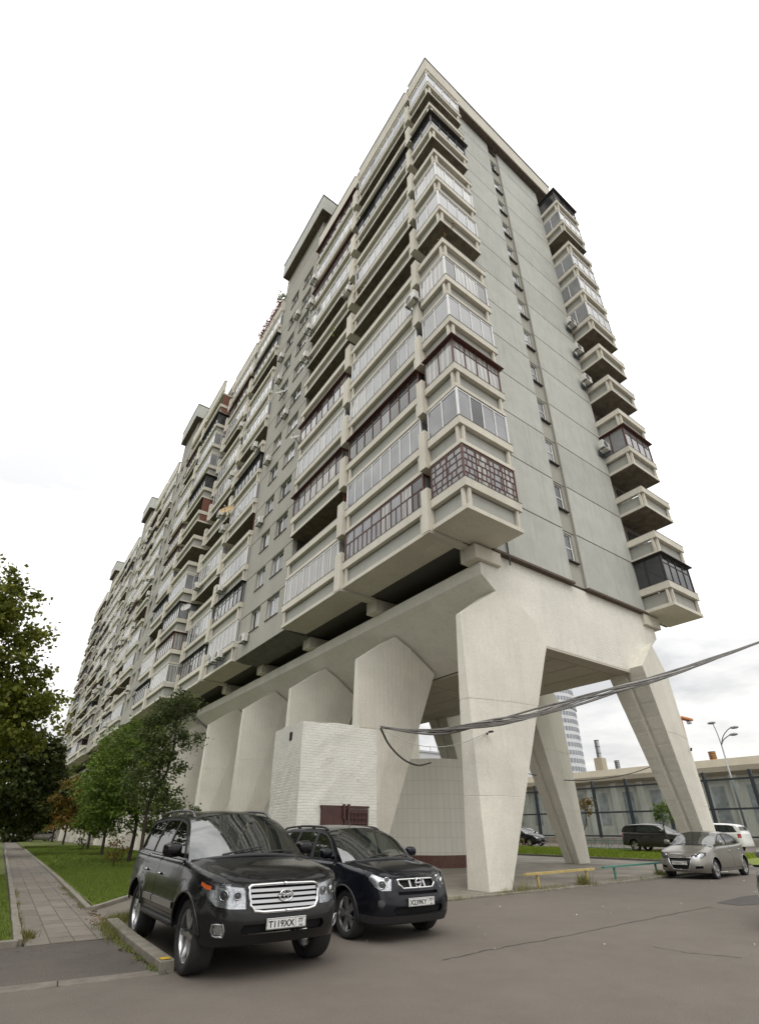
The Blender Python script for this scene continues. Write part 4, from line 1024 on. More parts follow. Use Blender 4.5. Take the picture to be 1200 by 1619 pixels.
Car('parked_car', 'grey hatchback nose only just showing on the asphalt past the dark repair patch', 'car', shifted(HS, plate=None, logo=None), (11.35, 3.86, 0), rad(3), SILVERP, fine=False)
Z1 = .26
Car('parked_car', 'dark grey people carrier parked behind the low yellow fence by the glass screen', 'car', shifted(XT, plate=None, logo=None, rails=None, aerial=None), (38.2, 18.25, Z1), H90, GREYP, fine=False)
Car('parked_car', 'white off-roader with red tail lamps parked behind the silver hatchback', 'car', shifted(XT, plate=None, logo=None, aerial=None), (40.2, 20.3, Z1), -H90, WHITEP, fine=False)
Car('parked_car', 'black hatchback parked beyond the lawn beside a white hatchback', 'car', shifted(HS, plate=None, logo=None), (42.0, 33.2, Z1), H90, BLACKP, fine=False)
Car('parked_car', 'white hatchback parked beyond the lawn beside a black hatchback', 'car', shifted(HS, plate=None, logo=None), (45.2, 41.3, Z1), -H90, WHITEP, fine=False)
Car('parked_car', 'white car standing far down the paved path', 'car', shifted(HS, plate=None, logo=None), (2.0, 92.0, 0), H90, WHITEP, fine=False)
Car('parked_car', 'pale car at the far end of the tree lined lawn', 'car', shifted(HS, plate=None, logo=None), (6.4, 100.0, 0), rad(20), SILVERP, fine=False)
# ================================================================= ground, paths, planting, street things
def asphalt(name, a, b2, crack=0.0, tone=.35):
    m = bpy.data.materials.new(name); m.use_nodes = True; n, l = m.node_tree.nodes, m.node_tree.links; bs = n['Principled BSDF']; bs.inputs['Roughness'].default_value = .82; bs.inputs['Specular IOR Level'].default_value = .3
    g = n.new('ShaderNodeNewGeometry')
    def nz(sc, det=5, ro=.6):
        z = n.new('ShaderNodeTexNoise'); z.inputs['Scale'].default_value = sc; z.inputs['Detail'].default_value = det; z.inputs['Roughness'].default_value = ro; l.new(g.outputs['Position'], z.inputs['Vector']); return z.outputs[0]
    def rp(s, p0, c0, p1, c1):
        r = n.new('ShaderNodeValToRGB'); l.new(s, r.inputs[0]); r.color_ramp.elements[0].position = p0; r.color_ramp.elements[0].color = (*c0, 1); r.color_ramp.elements[1].position = p1; r.color_ramp.elements[1].color = (*c1, 1); return r.outputs[0]
    def mul(x, y, f=1.0, mode='MULTIPLY'):
        q = n.new('ShaderNodeMix'); q.data_type = 'RGBA'; q.blend_type = mode; q.inputs[0].default_value = f; l.new(x, q.inputs[6]); l.new(y, q.inputs[7]); return q.outputs[2]
    c = rp(nz(.35, 6, .65), .3, a, .7, b2)
    c = mul(c, rp(nz(70, 3), .25, (1-tone,)*3, .75, (1+tone,)*3)); c = mul(c, rp(nz(210, 2), .3, (.72,)*3, .7, (1.3,)*3)); c = mul(c, rp(nz(.9, 8, .72), .38, (.93, .925, .92), .55, (1.0, 1.0, 1.0)))
    c = mul(c, rp(nz(2.2, 7, .7), .3, (.93, .93, .935), .75, (1.05, 1.05, 1.04)))
    if crack:
        v = n.new('ShaderNodeTexVoronoi'); v.feature = 'DISTANCE_TO_EDGE'; v.inputs['Scale'].default_value = crack
        w = n.new('ShaderNodeTexNoise'); w.inputs['Scale'].default_value = .8; w.inputs['Detail'].default_value = 5; l.new(g.outputs['Position'], w.inputs['Vector'])
        ad = n.new('ShaderNodeVectorMath'); ad.operation = 'MULTIPLY_ADD'; l.new(w.outputs['Color'], ad.inputs[0]); ad.inputs[1].default_value = (1.6, 1.6, 0); l.new(g.outputs['Position'], ad.inputs[2]); l.new(ad.outputs[0], v.inputs['Vector'])
        c = mul(c, rp(v.outputs['Distance'], .0, (.52, .50, .48), .0055, (1, 1, 1)))
    l.new(c, bs.inputs['Base Color'])
    bp = n.new('ShaderNodeBump'); bp.inputs['Strength'].default_value = .5; bp.inputs['Distance'].default_value = .006; l.new(nz(90, 4), bp.inputs['Height']); l.new(bp.outputs[0], bs.inputs['Normal'])
    return m
ASPH = asphalt('asphalt', (.136, .118, .101), (.152, .133, .114), 0)
ASPH2 = asphalt('old_dark_asphalt', (.085, .074, .064), (.125, .110, .096), .7, .5)
EARTH = mat('soil', (.07, .055, .04), .95, var=.3, scale=4)
PAV = mat('paving_slab_grey', (.155, .138, .112), .85, var=.16, scale=1.1, bump=.3, bscale=60)
KERB = mat('kerb_concrete', (.215, .195, .16), .88, var=.22, scale=5, bump=.4, bscale=40)
LAWN = mat('lawn_green', (.085, .105, .012), .95, col2=(.12, .15, .02), var=.3, scale=1.5)
BLADE = mat('grass_blade', (.115, .165, .014), .8, island=.45)
BLADE2 = mat('grass_blade_dry', (.15, .15, .04), .85, island=.4)

def sheet(name, poly, z, m, zfun=None):
    me = bpy.data.meshes.new(name); me.from_pydata([(x, y, zfun(x, y) if zfun else z) for x, y in poly], [], [tuple(range(len(poly)))]); finish(me, m, fix=False)
    if me.polygons[0].normal.z < 0: me.flip_normals()
    return struct(inst(me, name))
def pathx(y): return 1.12 + .037*(y-10.6), 2.44 + .037*(y-10.6)
sheet('ground', [(-600, -300), (900, -300), (900, 900), (-600, 900)], -.03, asphalt('far_ground', (.10, .095, .085), (.12, .115, .10)))
sheet('road', [(-60, -60), (140, -60), (140, 11.1), (16, 11.1), (10.2, 10.95), (9.2, 11.0), (2.5, 11.9), (2.42, 7.75), (.6, 8.0), (-60, 10.2)], 0.0, ASPH)
sheet('road_apron', [(-60, 10.45), (.6, 8.25), (2.42, 8.0), (2.55, 10.55), (1.1, 10.68), (-60, 14)], .004, ASPH2)
sheet('parking_road', [(2.5, 11.9), (9.2, 11.0), (9.9, 11.0), (9.9, 19), (3.9, 16.4), (2.6, 14.3)], .0, ASPH)
# plaza under the building
def plaza_mat():
    m = bpy.data.materials.new('plaza_tiles'); m.use_nodes = True; n, l = m.node_tree.nodes, m.node_tree.links; b = n['Principled BSDF']; b.inputs['Roughness'].default_value = .8
    g = n.new('ShaderNodeNewGeometry'); br = n.new('ShaderNodeTexBrick'); l.new(g.outputs['Position'], br.inputs['Vector']); br.inputs['Scale'].default_value = 1; br.inputs['Brick Width'].default_value = .5; br.inputs['Row Height'].default_value = .5; br.offset = 0; br.inputs['Mortar Size'].default_value = .008
    br.inputs['Color1'].default_value = (.225, .20, .168, 1); br.inputs['Color2'].default_value = (.19, .17, .142, 1); br.inputs['Mortar'].default_value = (.08, .075, .065, 1)
    z = n.new('ShaderNodeTexNoise'); z.inputs['Scale'].default_value = .5; z.inputs['Detail'].default_value = 7; l.new(g.outputs['Position'], z.inputs['Vector'])
    r = n.new('ShaderNodeValToRGB'); l.new(z.outputs[0], r.inputs[0]); r.color_ramp.elements[0].position = .35; r.color_ramp.elements[0].color = (.65, .64, .62, 1); r.color_ramp.elements[1].position = .65; r.color_ramp.elements[1].color = (1.15, 1.15, 1.12, 1)
    q = n.new('ShaderNodeMix'); q.data_type = 'RGBA'; q.blend_type = 'MULTIPLY'; q.inputs[0].default_value = 1; l.new(br.outputs[0], q.inputs[6]); l.new(r.outputs[0], q.inputs[7]); l.new(q.outputs[2], b.inputs['Base Color']); return m
PLZ = plaza_mat()
sheet('plaza', [(9.9, 11.2), (16, 11.3), (21.6, 11.8), (31.0, 12.4), (31.0, 150), (11.3, 150), (11.3, 46), (9.9, 18)], .018, PLZ)
# path and its paving slabs
yA, yB = 10.62, 150
x0, x1 = pathx(yA); x2, x3 = pathx(yB)
path = sheet('path', [(x0, yA), (x1, yA+.0), (2.62, 14.3), (x3, yB), (x2, yB)], .006, PAV)
sheet('path_branch', [(2.25, 10.62), (2.56, 10.6), (2.6, 12.2), (4.4, 16.9), (9.9, 22), (9.9, 24), (3.6, 16.2), (2.58, 14.3)], .007, PAV)
slab = MB().bbox((-.158, -.243, 0), (.158, .243, .035), .008); sme = slab.mesh('paving_slab'); finish(sme, [mat('paving_slab_a', (.195, .172, .145), .85, var=.2, scale=1.3, bump=.3, bscale=60, island=.0)])
sme2 = slab.mesh('paving_slab'); finish(sme2, [mat('paving_slab_b', (.168, .15, .126), .85, var=.2, scale=1.7, bump=.3, bscale=60)])
srn = random.Random(3)
for i in range(72):
    y = yA + .25 + i*.5; a, c = pathx(y)
    for j in range(4):
        o = inst(srn.choice((sme, sme2)), 'paving_slab', path, (a + .17 + j*.327, y, .006 - .022 + srn.uniform(-.003, .004)), (srn.uniform(-.006, .006), srn.uniform(-.006, .006), -.037))
# kerbs, each made of single stones
def kerb_run(pts, h=.10, w=.12, L=1.0, z=0.0, mm=KERB, paint=None):
    root = struct(empty('kerb', (pts[0][0], pts[0][1], z)))
    for (ax, ay), (bx, by) in zip(pts, pts[1:]):
        d = math.hypot(bx-ax, by-ay); n = max(1, round(d/L)); ang = math.atan2(by-ay, bx-ax); l = d/n
        key = ('kerb', round(l, 3), h, w); me = cached(key, lambda: MB().bbox((.004, -w/2, -.1), (l-.004, w/2, h), .012), mm)
        for i in range(n):
            t = i/n; inst(me, 'kerb_stone', root, (lerp(ax, bx, t)-pts[0][0], lerp(ay, by, t)-pts[0][1], srn.uniform(-.006, .006)), (srn.uniform(-.008, .008), 0, ang+srn.uniform(-.008, .008)))
    return root
kerb_run([(2.52+.037*0, 14.25)] + [(2.60+.037*(y-14.25)-.0, y) for y in (24, 40, 60)], .09)
kerb_run([(2.58, 14.25), (3.75, 16.1), (6.2, 18.3), (9.9, 21.0)], .09)
kerb_run([(-3.0, 10.95), (1.03, 10.72)], .09); kerb_run([(1.03, 10.78)] + [(pathx(y)[0]-.07, y) for y in (20, 40, 60)], .09)
kerb_run([(.2, 8.14), (2.34, 7.90)], .012, .26, mm=mat('worn_kerb', (.17, .15, .125), .9, var=.2, scale=5, bump=.4, bscale=40))
rk = kerb_run([(2.42, 7.85), (2.45, 10.0), (2.55, 11.9)], .12, .19, 2.05)
YEL = mat('yellow_paint', (.55, .36, .03), .7, var=.3, scale=8)
MB().box((-.07, .03, .1265), (.05, .16, .129)).build('yellow_mark', YEL, rk, loc=(0, .02, 0))
kerb_run([(9.9, 11.12), (16, 11.22), (21.6, 11.72), (30.9, 12.3)], .035, .16)
kerb_run([(31.15, 12.4), (31.15, 70)], .12, .15, 2.0)

# lawns
def rise(x): return .07 + .18*max(0, min(1, (x-31)/8.5))
lawn1 = sheet('lawn', [(2.66, 14.35), (3.8, 16.15), (6.2, 18.4), (9.9, 21.1), (11.3, 46), (11.3, 150), (7.7, 150)], .05, LAWN)
lawn2 = sheet('lawn', [(-40, 11.0), (.97, 10.80), (5.9, 150), (-40, 150)], .05, LAWN)
me = bpy.data.meshes.new('lawn'); me.from_pydata([(31.2, 8, .06), (39.6, 8, rise(39.6)), (39.6, 80, rise(39.6)), (31.2, 80, .06)], [], [(0, 1, 2, 3)]); finish(me, mat("lawn_fresh", (.15, .19, .02), .95, var=.25, scale=1.5), fix=False); struct(inst(me, "lawn"))
sheet('back_road', [(39.6, -20), (56.0, -20), (56, 120), (39.6, 120)], .245, ASPH)
sheet('ramp', [(31.2, -20), (39.6, -20), (39.6, 8), (31.2, 8)], 0, ASPH, lambda x, y: .003 if x < 35 else .245)

def grass(name, label, regions, m, kind='stuff'):
    """upright blades scattered over the given areas: (sampler, count, height, width)"""
    V = []; 
    for smp, n, h, w in regions:
        P = smp(n); ang = rng.uniform(0, 2*np.pi, n); hh = h*rng.uniform(.5, 1.25, n); lean = rng.normal(0, .35, (n, 2))*hh[:, None]
        dx, dy = np.cos(ang)*w/2, np.sin(ang)*w/2
        a = np.stack([P[:, 0]-dx, P[:, 1]-dy, P[:, 2]], -1); b = np.stack([P[:, 0]+dx, P[:, 1]+dy, P[:, 2]], -1); c = np.stack([P[:, 0]+lean[:, 0], P[:, 1]+lean[:, 1], P[:, 2]+hh], -1)
        V.append(np.stack([a, b, c], 1).reshape(-1, 3))
    V = np.concatenate(V); n = len(V)//3
    me = bpy.data.meshes.new(name); me.vertices.add(len(V)); me.vertices.foreach_set('co', V.ravel()); me.loops.add(3*n); me.loops.foreach_set('vertex_index', np.arange(3*n))
    me.polygons.add(n); me.polygons.foreach_set('loop_start', np.arange(0, 3*n, 3)); me.polygons.foreach_set('loop_total', np.full(n, 3)); me.update(); me.validate()
    me.materials.append(m); o = inst(me, name); o['kind'] = kind; o['label'] = label; o['category'] = 'grass'; return o
def in_poly(poly, z):
    P = np.array(poly); lo, hi = P.min(0), P.max(0)
    def f(n, bias=1.0):
        out = []
        while sum(map(len, out)) < n:
            t = rng.uniform(0, 1, (n*2, 2)); t[:, 1] = t[:, 1]**bias; q = lo+t*(hi-lo); out.append(q[inpoly(q[:, 0], q[:, 1], poly)])
        q = np.concatenate(out)[:n]; return np.column_stack([q, np.full(n, z)])
    return f
nearl = [(2.7, 14.45), (3.8, 16.25), (6.2, 18.5), (9.9, 21.2), (10.3, 30), (3.35, 30)]
midl = [(3.35, 30), (10.3, 30), (11.2, 46), (11.2, 70), (4.8, 70)]
grass('grass', 'mown green grass of the lawn along the paved path', [(in_poly(nearl, .05), 90000, .065, .012), (in_poly(midl, .05), 60000, .09, .025), (in_poly([(-.6, 10.85), (.95, 10.82), (1.5, 26), (-.6, 26)], .05), 22000, .07, .012)], BLADE)
def lawnr(n):
    x = rng.uniform(31.3, 39.5, n); y = rng.uniform(14, 45, n); return np.column_stack([x, y, .06+(x-31.2)/8.4*.19])
grass('grass', 'bright grass of the strip behind the legs before the parked cars', [(lawnr, 70000, .13, .03)], mat('grass_blade_fresh', (.20, .27, .02), .8, island=.4))
def line_of(pts, spread, z=.0):
    P = np.array(pts, float)
    def f(n):
        k = rng.integers(0, len(P)-1, n); t = rng.uniform(0, 1, n)[:, None]; q = P[k]*(1-t)+P[k+1]*t
        cl = .5+.5*np.sin(q[:, 0]*5.1+q[:, 1]*3.3)*np.sin(q[:, 0]*2.3-q[:, 1]*6.1+1.0); keep = rng.uniform(0, 1, n) < cl
        q = q[keep]; q = np.concatenate([q, q])[:n]; 
        while len(q) < n: q = np.concatenate([q, q])[:n]
        return np.column_stack([q+rng.normal(0, spread, (n, 2)), np.full(n, z)])
    return f
def spot(x, y, r, z=0.0): return lambda n: np.column_stack([rng.normal(x, r, n), rng.normal(y, r, n), np.full(n, z)])
grass('weeds', 'ragged weeds growing along the kerb joints', [(line_of([(12.2, 11.15), (14, 11.2), (16.6, 11.25)], .07), 420, .16, .010), (line_of([(9.9, 11.1), (12.2, 11.15)], .06), 400, .08, .01), (line_of([(16.6, 11.3), (24, 11.9)], .06), 500, .12, .01), (spot(16.2, 11.45, .10), 300, .34, .012), (spot(22.1, 12.1, .10), 300, .2, .014), (spot(13.3, 11.4, .22), 90, .42, .009),
    (line_of([(2.36, 7.9), (2.36, 10.4)], .045), 900, .07, .012), (line_of([(2.45, 10.3), (2.50, 12.0)], .12), 1500, .14, .012), (line_of([(1.14, 10.8), (1.2, 14), (1.5, 20)], .04), 600, .10, .012), (line_of([(2.48, 14.6), (2.7, 20)], .05), 500, .08, .012), (spot(2.95, 12.4, .18), 1400, .14, .012), (spot(1.2, 11.3, .05), 160, .13, .02)], BLADE2)
# fallen leaves and broad weed leaves at the kerb
def leaves_flat(name, label, smp, n, size, m):
    P = smp(n); ang = rng.uniform(0, 6.28, n); s = size*rng.uniform(.5, 1.3, n); V = []
    for i in range(n):
        c, sn = math.cos(ang[i])*s[i], math.sin(ang[i])*s[i]; x, y, z = P[i]; z += .012
        V += [(x-c, y-sn, z+rng.uniform(0, .03)), (x+sn*.5, y-c*.5, z+rng.uniform(0, .03)), (x+c, y+sn, z+rng.uniform(0, .03)), (x-sn*.5, y+c*.5, z)]
    me = bpy.data.meshes.new(name); me.from_pydata(V, [], [(4*i, 4*i+1, 4*i+2, 4*i+3) for i in range(n)]); finish(me, m, fix=False); o = inst(me, name); o['kind'] = 'stuff'; o['label'] = label; o['category'] = 'leaves'
leaves_flat('fallen_leaves', 'dry fallen leaves scattered along the kerb and path edge', line_of([(2.44, 8.4), (2.46, 11.5), (2.5, 14.4), (2.9, 24)], .10), 380, .03, mat('dry_leaf', (.16, .10, .045), .9, island=.5))
leaves_flat('weed_leaves', 'small green weed leaves along the raised kerb', line_of([(2.36, 7.9), (2.36, 10.4)], .05), 260, .028, mat('weed_leaf', (.07, .12, .03), .8, island=.4))
lt = leaves_flat('litter', 'small pale scraps scattered over the asphalt', lambda n: np.column_stack([rng.uniform(3, 22, n), rng.uniform(2, 10.5, n), np.zeros(n)]), 40, .022, mat('paper_scrap', (.5, .49, .46), .9, island=.3))
# asphalt repair patch
P = [on_ground(*q) for q in ((1132, 1427.5), (1172, 1418), (1240, 1409), (1260, 1420), (1205, 1430), (1165, 1432))]
sheet('repair_patch', [(p.x, p.y) for p in P], .0045, asphalt('patch_asphalt', (.062, .058, .056), (.085, .08, .076), 0, .4))
def crack(pts, w):
    v = []; f = []; prev = None; k = 0; cr2 = random.Random(len(pts)+int(w*1e4))
    P = [on_ground(*p) for p in pts]; dense = []
    for a, b in zip(P, P[1:]):
        for t in np.linspace(0, 1, 10, endpoint=False): dense.append(a.lerp(b, t)+Vector((cr2.uniform(-.03, .03), cr2.uniform(-.03, .03), 0)))
    for i, p in enumerate(dense[:-1]):
        d = (dense[i+1]-p).normalized(); q = Vector((-d.y, d.x, 0))*w*cr2.uniform(.3, 1.2); v += [(p.x-q.x, p.y-q.y, .0035), (p.x+q.x, p.y+q.y, .0035)]
    f = [(2*i, 2*i+1, 2*i+3, 2*i+2) for i in range(len(v)//2-1)]; me = bpy.data.meshes.new('road_crack'); me.from_pydata(v, [], f); finish(me, mat('tar_seam', (.062, .057, .052), .9), fix=False); struct(inst(me, 'road_crack'))
crack([(700, 1518), (770, 1503), (860, 1487), (950, 1468), (1040, 1450), (1140, 1430)], .018)
crack([(1030, 1497), (1090, 1507), (1200, 1517)], .010)

# ---------------------------------------------------------------- painted brick hut
def hut_mat():
    m = bpy.data.materials.new('painted_brick'); m.use_nodes = True; n, l = m.node_tree.nodes, m.node_tree.links; b = n['Principled BSDF']; b.inputs['Roughness'].default_value = .85; b.inputs['Specular IOR Level'].default_value = .2
    uv = n.new('ShaderNodeUVMap'); g = n.new('ShaderNodeNewGeometry')
    br = n.new('ShaderNodeTexBrick'); l.new(uv.outputs[0], br.inputs['Vector']); br.inputs['Scale'].default_value = 1; br.inputs['Brick Width'].default_value = .26; br.inputs['Row Height'].default_value = .077; br.inputs['Mortar Size'].default_value = .009; br.inputs['Mortar Smooth'].default_value = .6
    def nz(s, d=7, r=.65):
        z = n.new('ShaderNodeTexNoise'); z.inputs['Scale'].default_value = s; z.inputs['Detail'].default_value = d; z.inputs['Roughness'].default_value = r; l.new(g.outputs['Position'], z.inputs['Vector']); return z.outputs[0]
    def rp(s, p0, c0, p1, c1):
        r = n.new('ShaderNodeValToRGB'); l.new(s, r.inputs[0]); r.color_ramp.elements[0].position = p0; r.color_ramp.elements[0].color = (*c0, 1); r.color_ramp.elements[1].position = p1; r.color_ramp.elements[1].color = (*c1, 1); return r.outputs[0]
    def mx(f, x, y, mode='MIX'):
        q = n.new('ShaderNodeMix'); q.data_type = 'RGBA'; q.blend_type = mode; l.new(f, q.inputs[0]) if not isinstance(f, float) else setattr(q.inputs[0], 'default_value', f)
        for i, w in ((6, x), (7, y)):
            if isinstance(w, tuple): q.inputs[i].default_value = (*w, 1)
            else: l.new(w, q.inputs[i])
        return q.outputs[2]
    base = rp(nz(1.0), .3, (.62, .61, .55), .7, (.74, .73, .67))
    chip = rp(nz(5.0, 10, .75), .62, (0, 0, 0), .67, (1, 1, 1)); chip2 = rp(nz(14.0, 8, .7), .66, (0, 0, 0), .70, (1, 1, 1))
    mort = mx(1.0, br.outputs['Fac'], rp(nz(2.5), .45, (.2, .2, .2), .7, (1, 1, 1)), 'MULTIPLY')
    mm_ = n.new('ShaderNodeMath'); mm_.operation = 'MULTIPLY'; l.new(mort, mm_.inputs[0]); mm_.inputs[1].default_value = .35; c = mx(mm_.outputs[0], base, (.42, .40, .35)); c = mx(chip2, c, (.24, .22, .19)); c = mx(chip, c, mx(rp(nz(1.7), .5, (0, 0, 0), .66, (1, 1, 1)), (.36, .34, .30), (.40, .21, .14)))
    l.new(c, b.inputs['Base Color'])
    h = n.new('ShaderNodeMath'); h.operation = 'MULTIPLY_ADD'; l.new(br.outputs['Fac'], h.inputs[0]); h.inputs[1].default_value = -.22; l.new(nz(7, 9, .7), h.inputs[2])
    bp = n.new('ShaderNodeBump'); bp.inputs['Strength'].default_value = .8; bp.inputs['Distance'].default_value = .03; l.new(h.outputs[0], bp.inputs['Height']); l.new(bp.outputs[0], b.inputs['Normal']); return m
HUT = hut_mat()
YH = 14.0
A = Vector((7.22, YH)); B = Vector((9.92, YH-.04)); Dd = Vector((on_y(423, 1300, 16.4).x, 16.4)); Cc = Vector((9.92, 17.0))
hut = empty('brick_hut', (8.6, 15.2, 0)); tag(hut, 'white painted rough brick hut with brown steel doors built against the legs', 'hut')
HINV = Matrix.Translation((-8.6, -15.2, 0))
def hpart(o): o.parent = hut; o.matrix_parent_inverse = HINV; return o
def hut_wall():
    corners = [Dd, A, B, Cc]; V = []; F = []; UV = []; s0 = 0; hr = random.Random(9); nh = 14
    ring = []
    for a, b in zip(corners, corners[1:]):
        L = (b-a).length; k = max(2, int(L/.3))
        for i in range(k): ring.append((a.lerp(b, i/k), s0+L*i/k))
        s0 += L
    ring.append((Cc, s0))
    top = lambda s: 4.50 + .03*math.sin(s*2.1)+.02*hr.uniform(-1, 1)
    tops = [top(s) for _, s in ring]
    for (p, s), zt_ in zip(ring, tops):
        for j in range(nh+1):
            z = -.1+(zt_+.1)*j/nh; V.append((p.x+hr.uniform(-.012, .012), p.y+hr.uniform(-.012, .012), z)); UV.append((s, z))
    n1 = nh+1
    for i in range(len(ring)-1):
        for j in range(nh): F.append((i*n1+j, (i+1)*n1+j, (i+1)*n1+j+1, i*n1+j+1))
    k0 = len(V)
    for (p, s), zt_ in zip(ring, tops): q = p+(Vector((8.6, 15.4))-p)*.12; V.append((q.x, q.y, zt_-.01)); UV.append((s, zt_))
    for i in range(len(ring)-1): F.append((i*n1+nh, (i+1)*n1+nh, k0+i+1, k0+i))
    F.append(tuple(range(k0, len(V))))
    me = bpy.data.meshes.new('wall'); me.from_pydata(V, [], F); u = me.uv_layers.new(name='UVMap')
    for p in me.polygons:
        for li in p.loop_indices: u.data[li].uv = UV[me.loops[li].vertex_index]
    finish(me, HUT, fix=True); return hpart(inst(me, 'wall'))
hut_wall()
DOORM = mat('brown_door_paint', (.058, .022, .018), .5, var=.25, scale=5, bump=.15, bscale=30)
d0 = on_y(507, 1277, YH); d1 = on_y(580, 1278, YH); xa_, xb_ = d0.x, d1.x; zt_ = (d0.z+d1.z)/2
b = MB(); mid = lerp(xa_, xb_, .46)
b.bbox((xa_, YH-.10, .05), (mid-.02, YH+.05, zt_), .01); hpart(b.build('door', DOORM))
b = MB(); b.bbox((mid+.02, YH-.09, .05), (xb_, YH+.05, zt_-.02), .01); dr = hpart(b.build('door', DOORM))
for i in range(5):
    x = lerp(mid+.25, xb_-.08, i/4); q = MB().tube([(x, YH-.125, .3), (x, YH-.125, zt_-.12)], .012, 6).build('bar', DOORM, dr)
for z in (zt_-.14, zt_-.28, zt_-.42, .9, .4): MB().box((mid+.2, YH-.135, z), (xb_-.04, YH-.115, z+.03)).build('bar', DOORM, dr)
b = MB(); b.box((xa_-.03, YH-.09, zt_+.003), (xb_+.03, YH+.02, zt_+.06)); hpart(b.build('door_lintel', DOORM))
for x in (mid-.06, mid+.1): hpart(MB().box((x, YH-.16, zt_-.3), (x+.07, YH-.10, zt_+.1)).build('hinge_bar', DOORM))
v = on_x(452, 1163, 7.12); xv = lerp(7.22, Dd.x, (v.y-14)/2.4); hpart(MB().box((xv-.02, v.y-.10, v.z-.13), (xv+.1, v.y+.08, v.z+.12)).build('vent_hole', VOID))  # solid black box paints the dark inside of the vent opening

# ---------------------------------------------------------------- overhead cable bundle
CAB = mat('grey_cable', (.13, .122, .112), .6, var=.25, scale=6); CABD = mat('dark_cable', (.05, .047, .043), .7)
cab = empty('cable_bundle', (10.05, 13.9, 4.4)); tag(cab, 'bundle of grey overhead cables slung from the brick hut past the nearest leg', 'cables')
keys = [(602, 1149, 13.93), (650, 1156, 13.2), (700, 1156.5, 12.2), (757, 1146, 11.1), (820, 1134, 10.3), (890, 1115, 9.6), (960, 1095, 9.0), (1030, 1074, 8.4), (1100, 1051, 7.9), (1160, 1030, 7.5), (1220, 1008, 7.1), (1320, 970, 6.5)]
kp = np.array([list(on_y(*k)) for k in keys]); kp -= np.array([10.05, 13.9, 4.4]); base = spline([tuple(p) for p in kp], 10)
crn = random.Random(2)
for i in range(12):
    ph, fr_, am = crn.uniform(0, 6.28), crn.uniform(.5, 1.1), crn.uniform(.03, .115); pts = []
    for j, p in enumerate(base):
        t = j/(len(base)-1); am2 = am*(.35+1.1*math.sin(math.pi*min(1, t*1.15))); a = ph+fr_*j*.16
        pts.append((p[0]+.3*am2*math.cos(a), p[1]+.3*am2*math.sin(a), p[2]+am2*math.sin(a)*.9))
    MB().tube(pts, crn.uniform(.016, .030), 6).build('cable', CAB if i % 4 else mat('light_cable', (.36, .355, .34), .6), cab, smooth=True)
def hang(name, label, pts, r, m):
    P = spline([tuple(p) for p in pts], 10); o = MB().tube(P, r, 6).build(name, m, smooth=True); tag(o, label, 'cable')
hang('cable', 'dark cable looping down from the hut corner to the tiled drum', [on_y(602, 1152, 13.93), on_y(617, 1180, 14.8), on_y(640, 1202, 16.5), on_y(662, 1210, 18.2), on_y(681, 1206, 19.8)], .035, CABD)
hang('cable', 'thin pale cable hanging between the hut and the camera on the nearest leg', [on_y(604, 1153, 13.9), on_y(650, 1175, 13.0), on_y(690, 1181, 12.3), on_y(730, 1175, 11.8), on_y(769, 1159, 11.68)], .010, mat('light_cable', (.36, .355, .34), .6))
hang('cable', 'thin dark cable sagging under the girder behind the nearest leg', [on_x(835, 1223, 24.0), on_x(870, 1231, 25.0), on_x(915, 1234, 26.0), on_x(960, 1230, 27.6), on_x(1000, 1222, 29.5), on_x(1040, 1208, 30.8)], .022, CABD)
def cctv(p, rz, label):
    r = empty('security_camera', p, rz); tag(r, label, 'camera', None)
    MB().bbox((-.04, -.02, -.04), (.04, .02, .04), .01).build('mount', PLASTIC, r); MB().tube([(0, 0, 0), (0, -.08, .04)], .014, 6).build('arm', PLASTIC, r); MB().bbox((-.035, -.22, .02), (.035, -.06, .08), .015).build('housing', PLASTIC, r, smooth=True)
cctv(on_y(770, 1160, 11.62), .3, 'small dark security camera on the face of the nearest leg')
cctv(on_y(1092, 1186, 11.66), -1.0, 'small dark security camera on the edge of the far end leg')

# ---------------------------------------------------------------- rail benches and low fences
YP = mat('yellow_rail_paint', (.46, .35, .13), .55, var=.2, scale=6); GP = mat('green_rail_paint', (.075, .20, .155), .55, var=.2, scale=6)
def rail_bench(p0, p1, q0, q1, h, m, label):
    r = empty('rail_bench', (p0[0], p0[1], .0)); tag(r, label, 'bench'); o = Vector((p0[0], p0[1], 0))
    d = (Vector((p1[0], p1[1], 0))-o); 
    b = MB(); n = Vector((-d.y, d.x, 0)).normalized()*.06; z0, z1 = h-.05, h+.01
    a = Vector((0, 0, 0)); e = d; V = [a-n, a+n, e+n, e-n]; b.add([(w.x, w.y, z0) for w in V]+[(w.x, w.y, z1) for w in V], [(0, 3, 2, 1), (4, 5, 6, 7), (0, 1, 5, 4), (1, 2, 6, 5), (2, 3, 7, 6), (3, 0, 4, 7)]); b.build('rail', m, r)
    for t in (q0, q1): w = d*t; MB().box((w.x-.03, w.y-.03, -.02), (w.x+.03, w.y+.03, z0)).build('leg', m, r)
b0, b1 = on_ground(826, 1409), on_ground(926, 1399)
rail_bench((13.45, 11.45), (17.25, 11.75), .16, .88, .42, YP, 'yellow painted rail bench on two posts between the legs')
rail_bench((18.15, 11.95), (22.9, 12.35), .16, .85, .42, GP, 'green painted rail bench on two posts beside the silver hatchback')
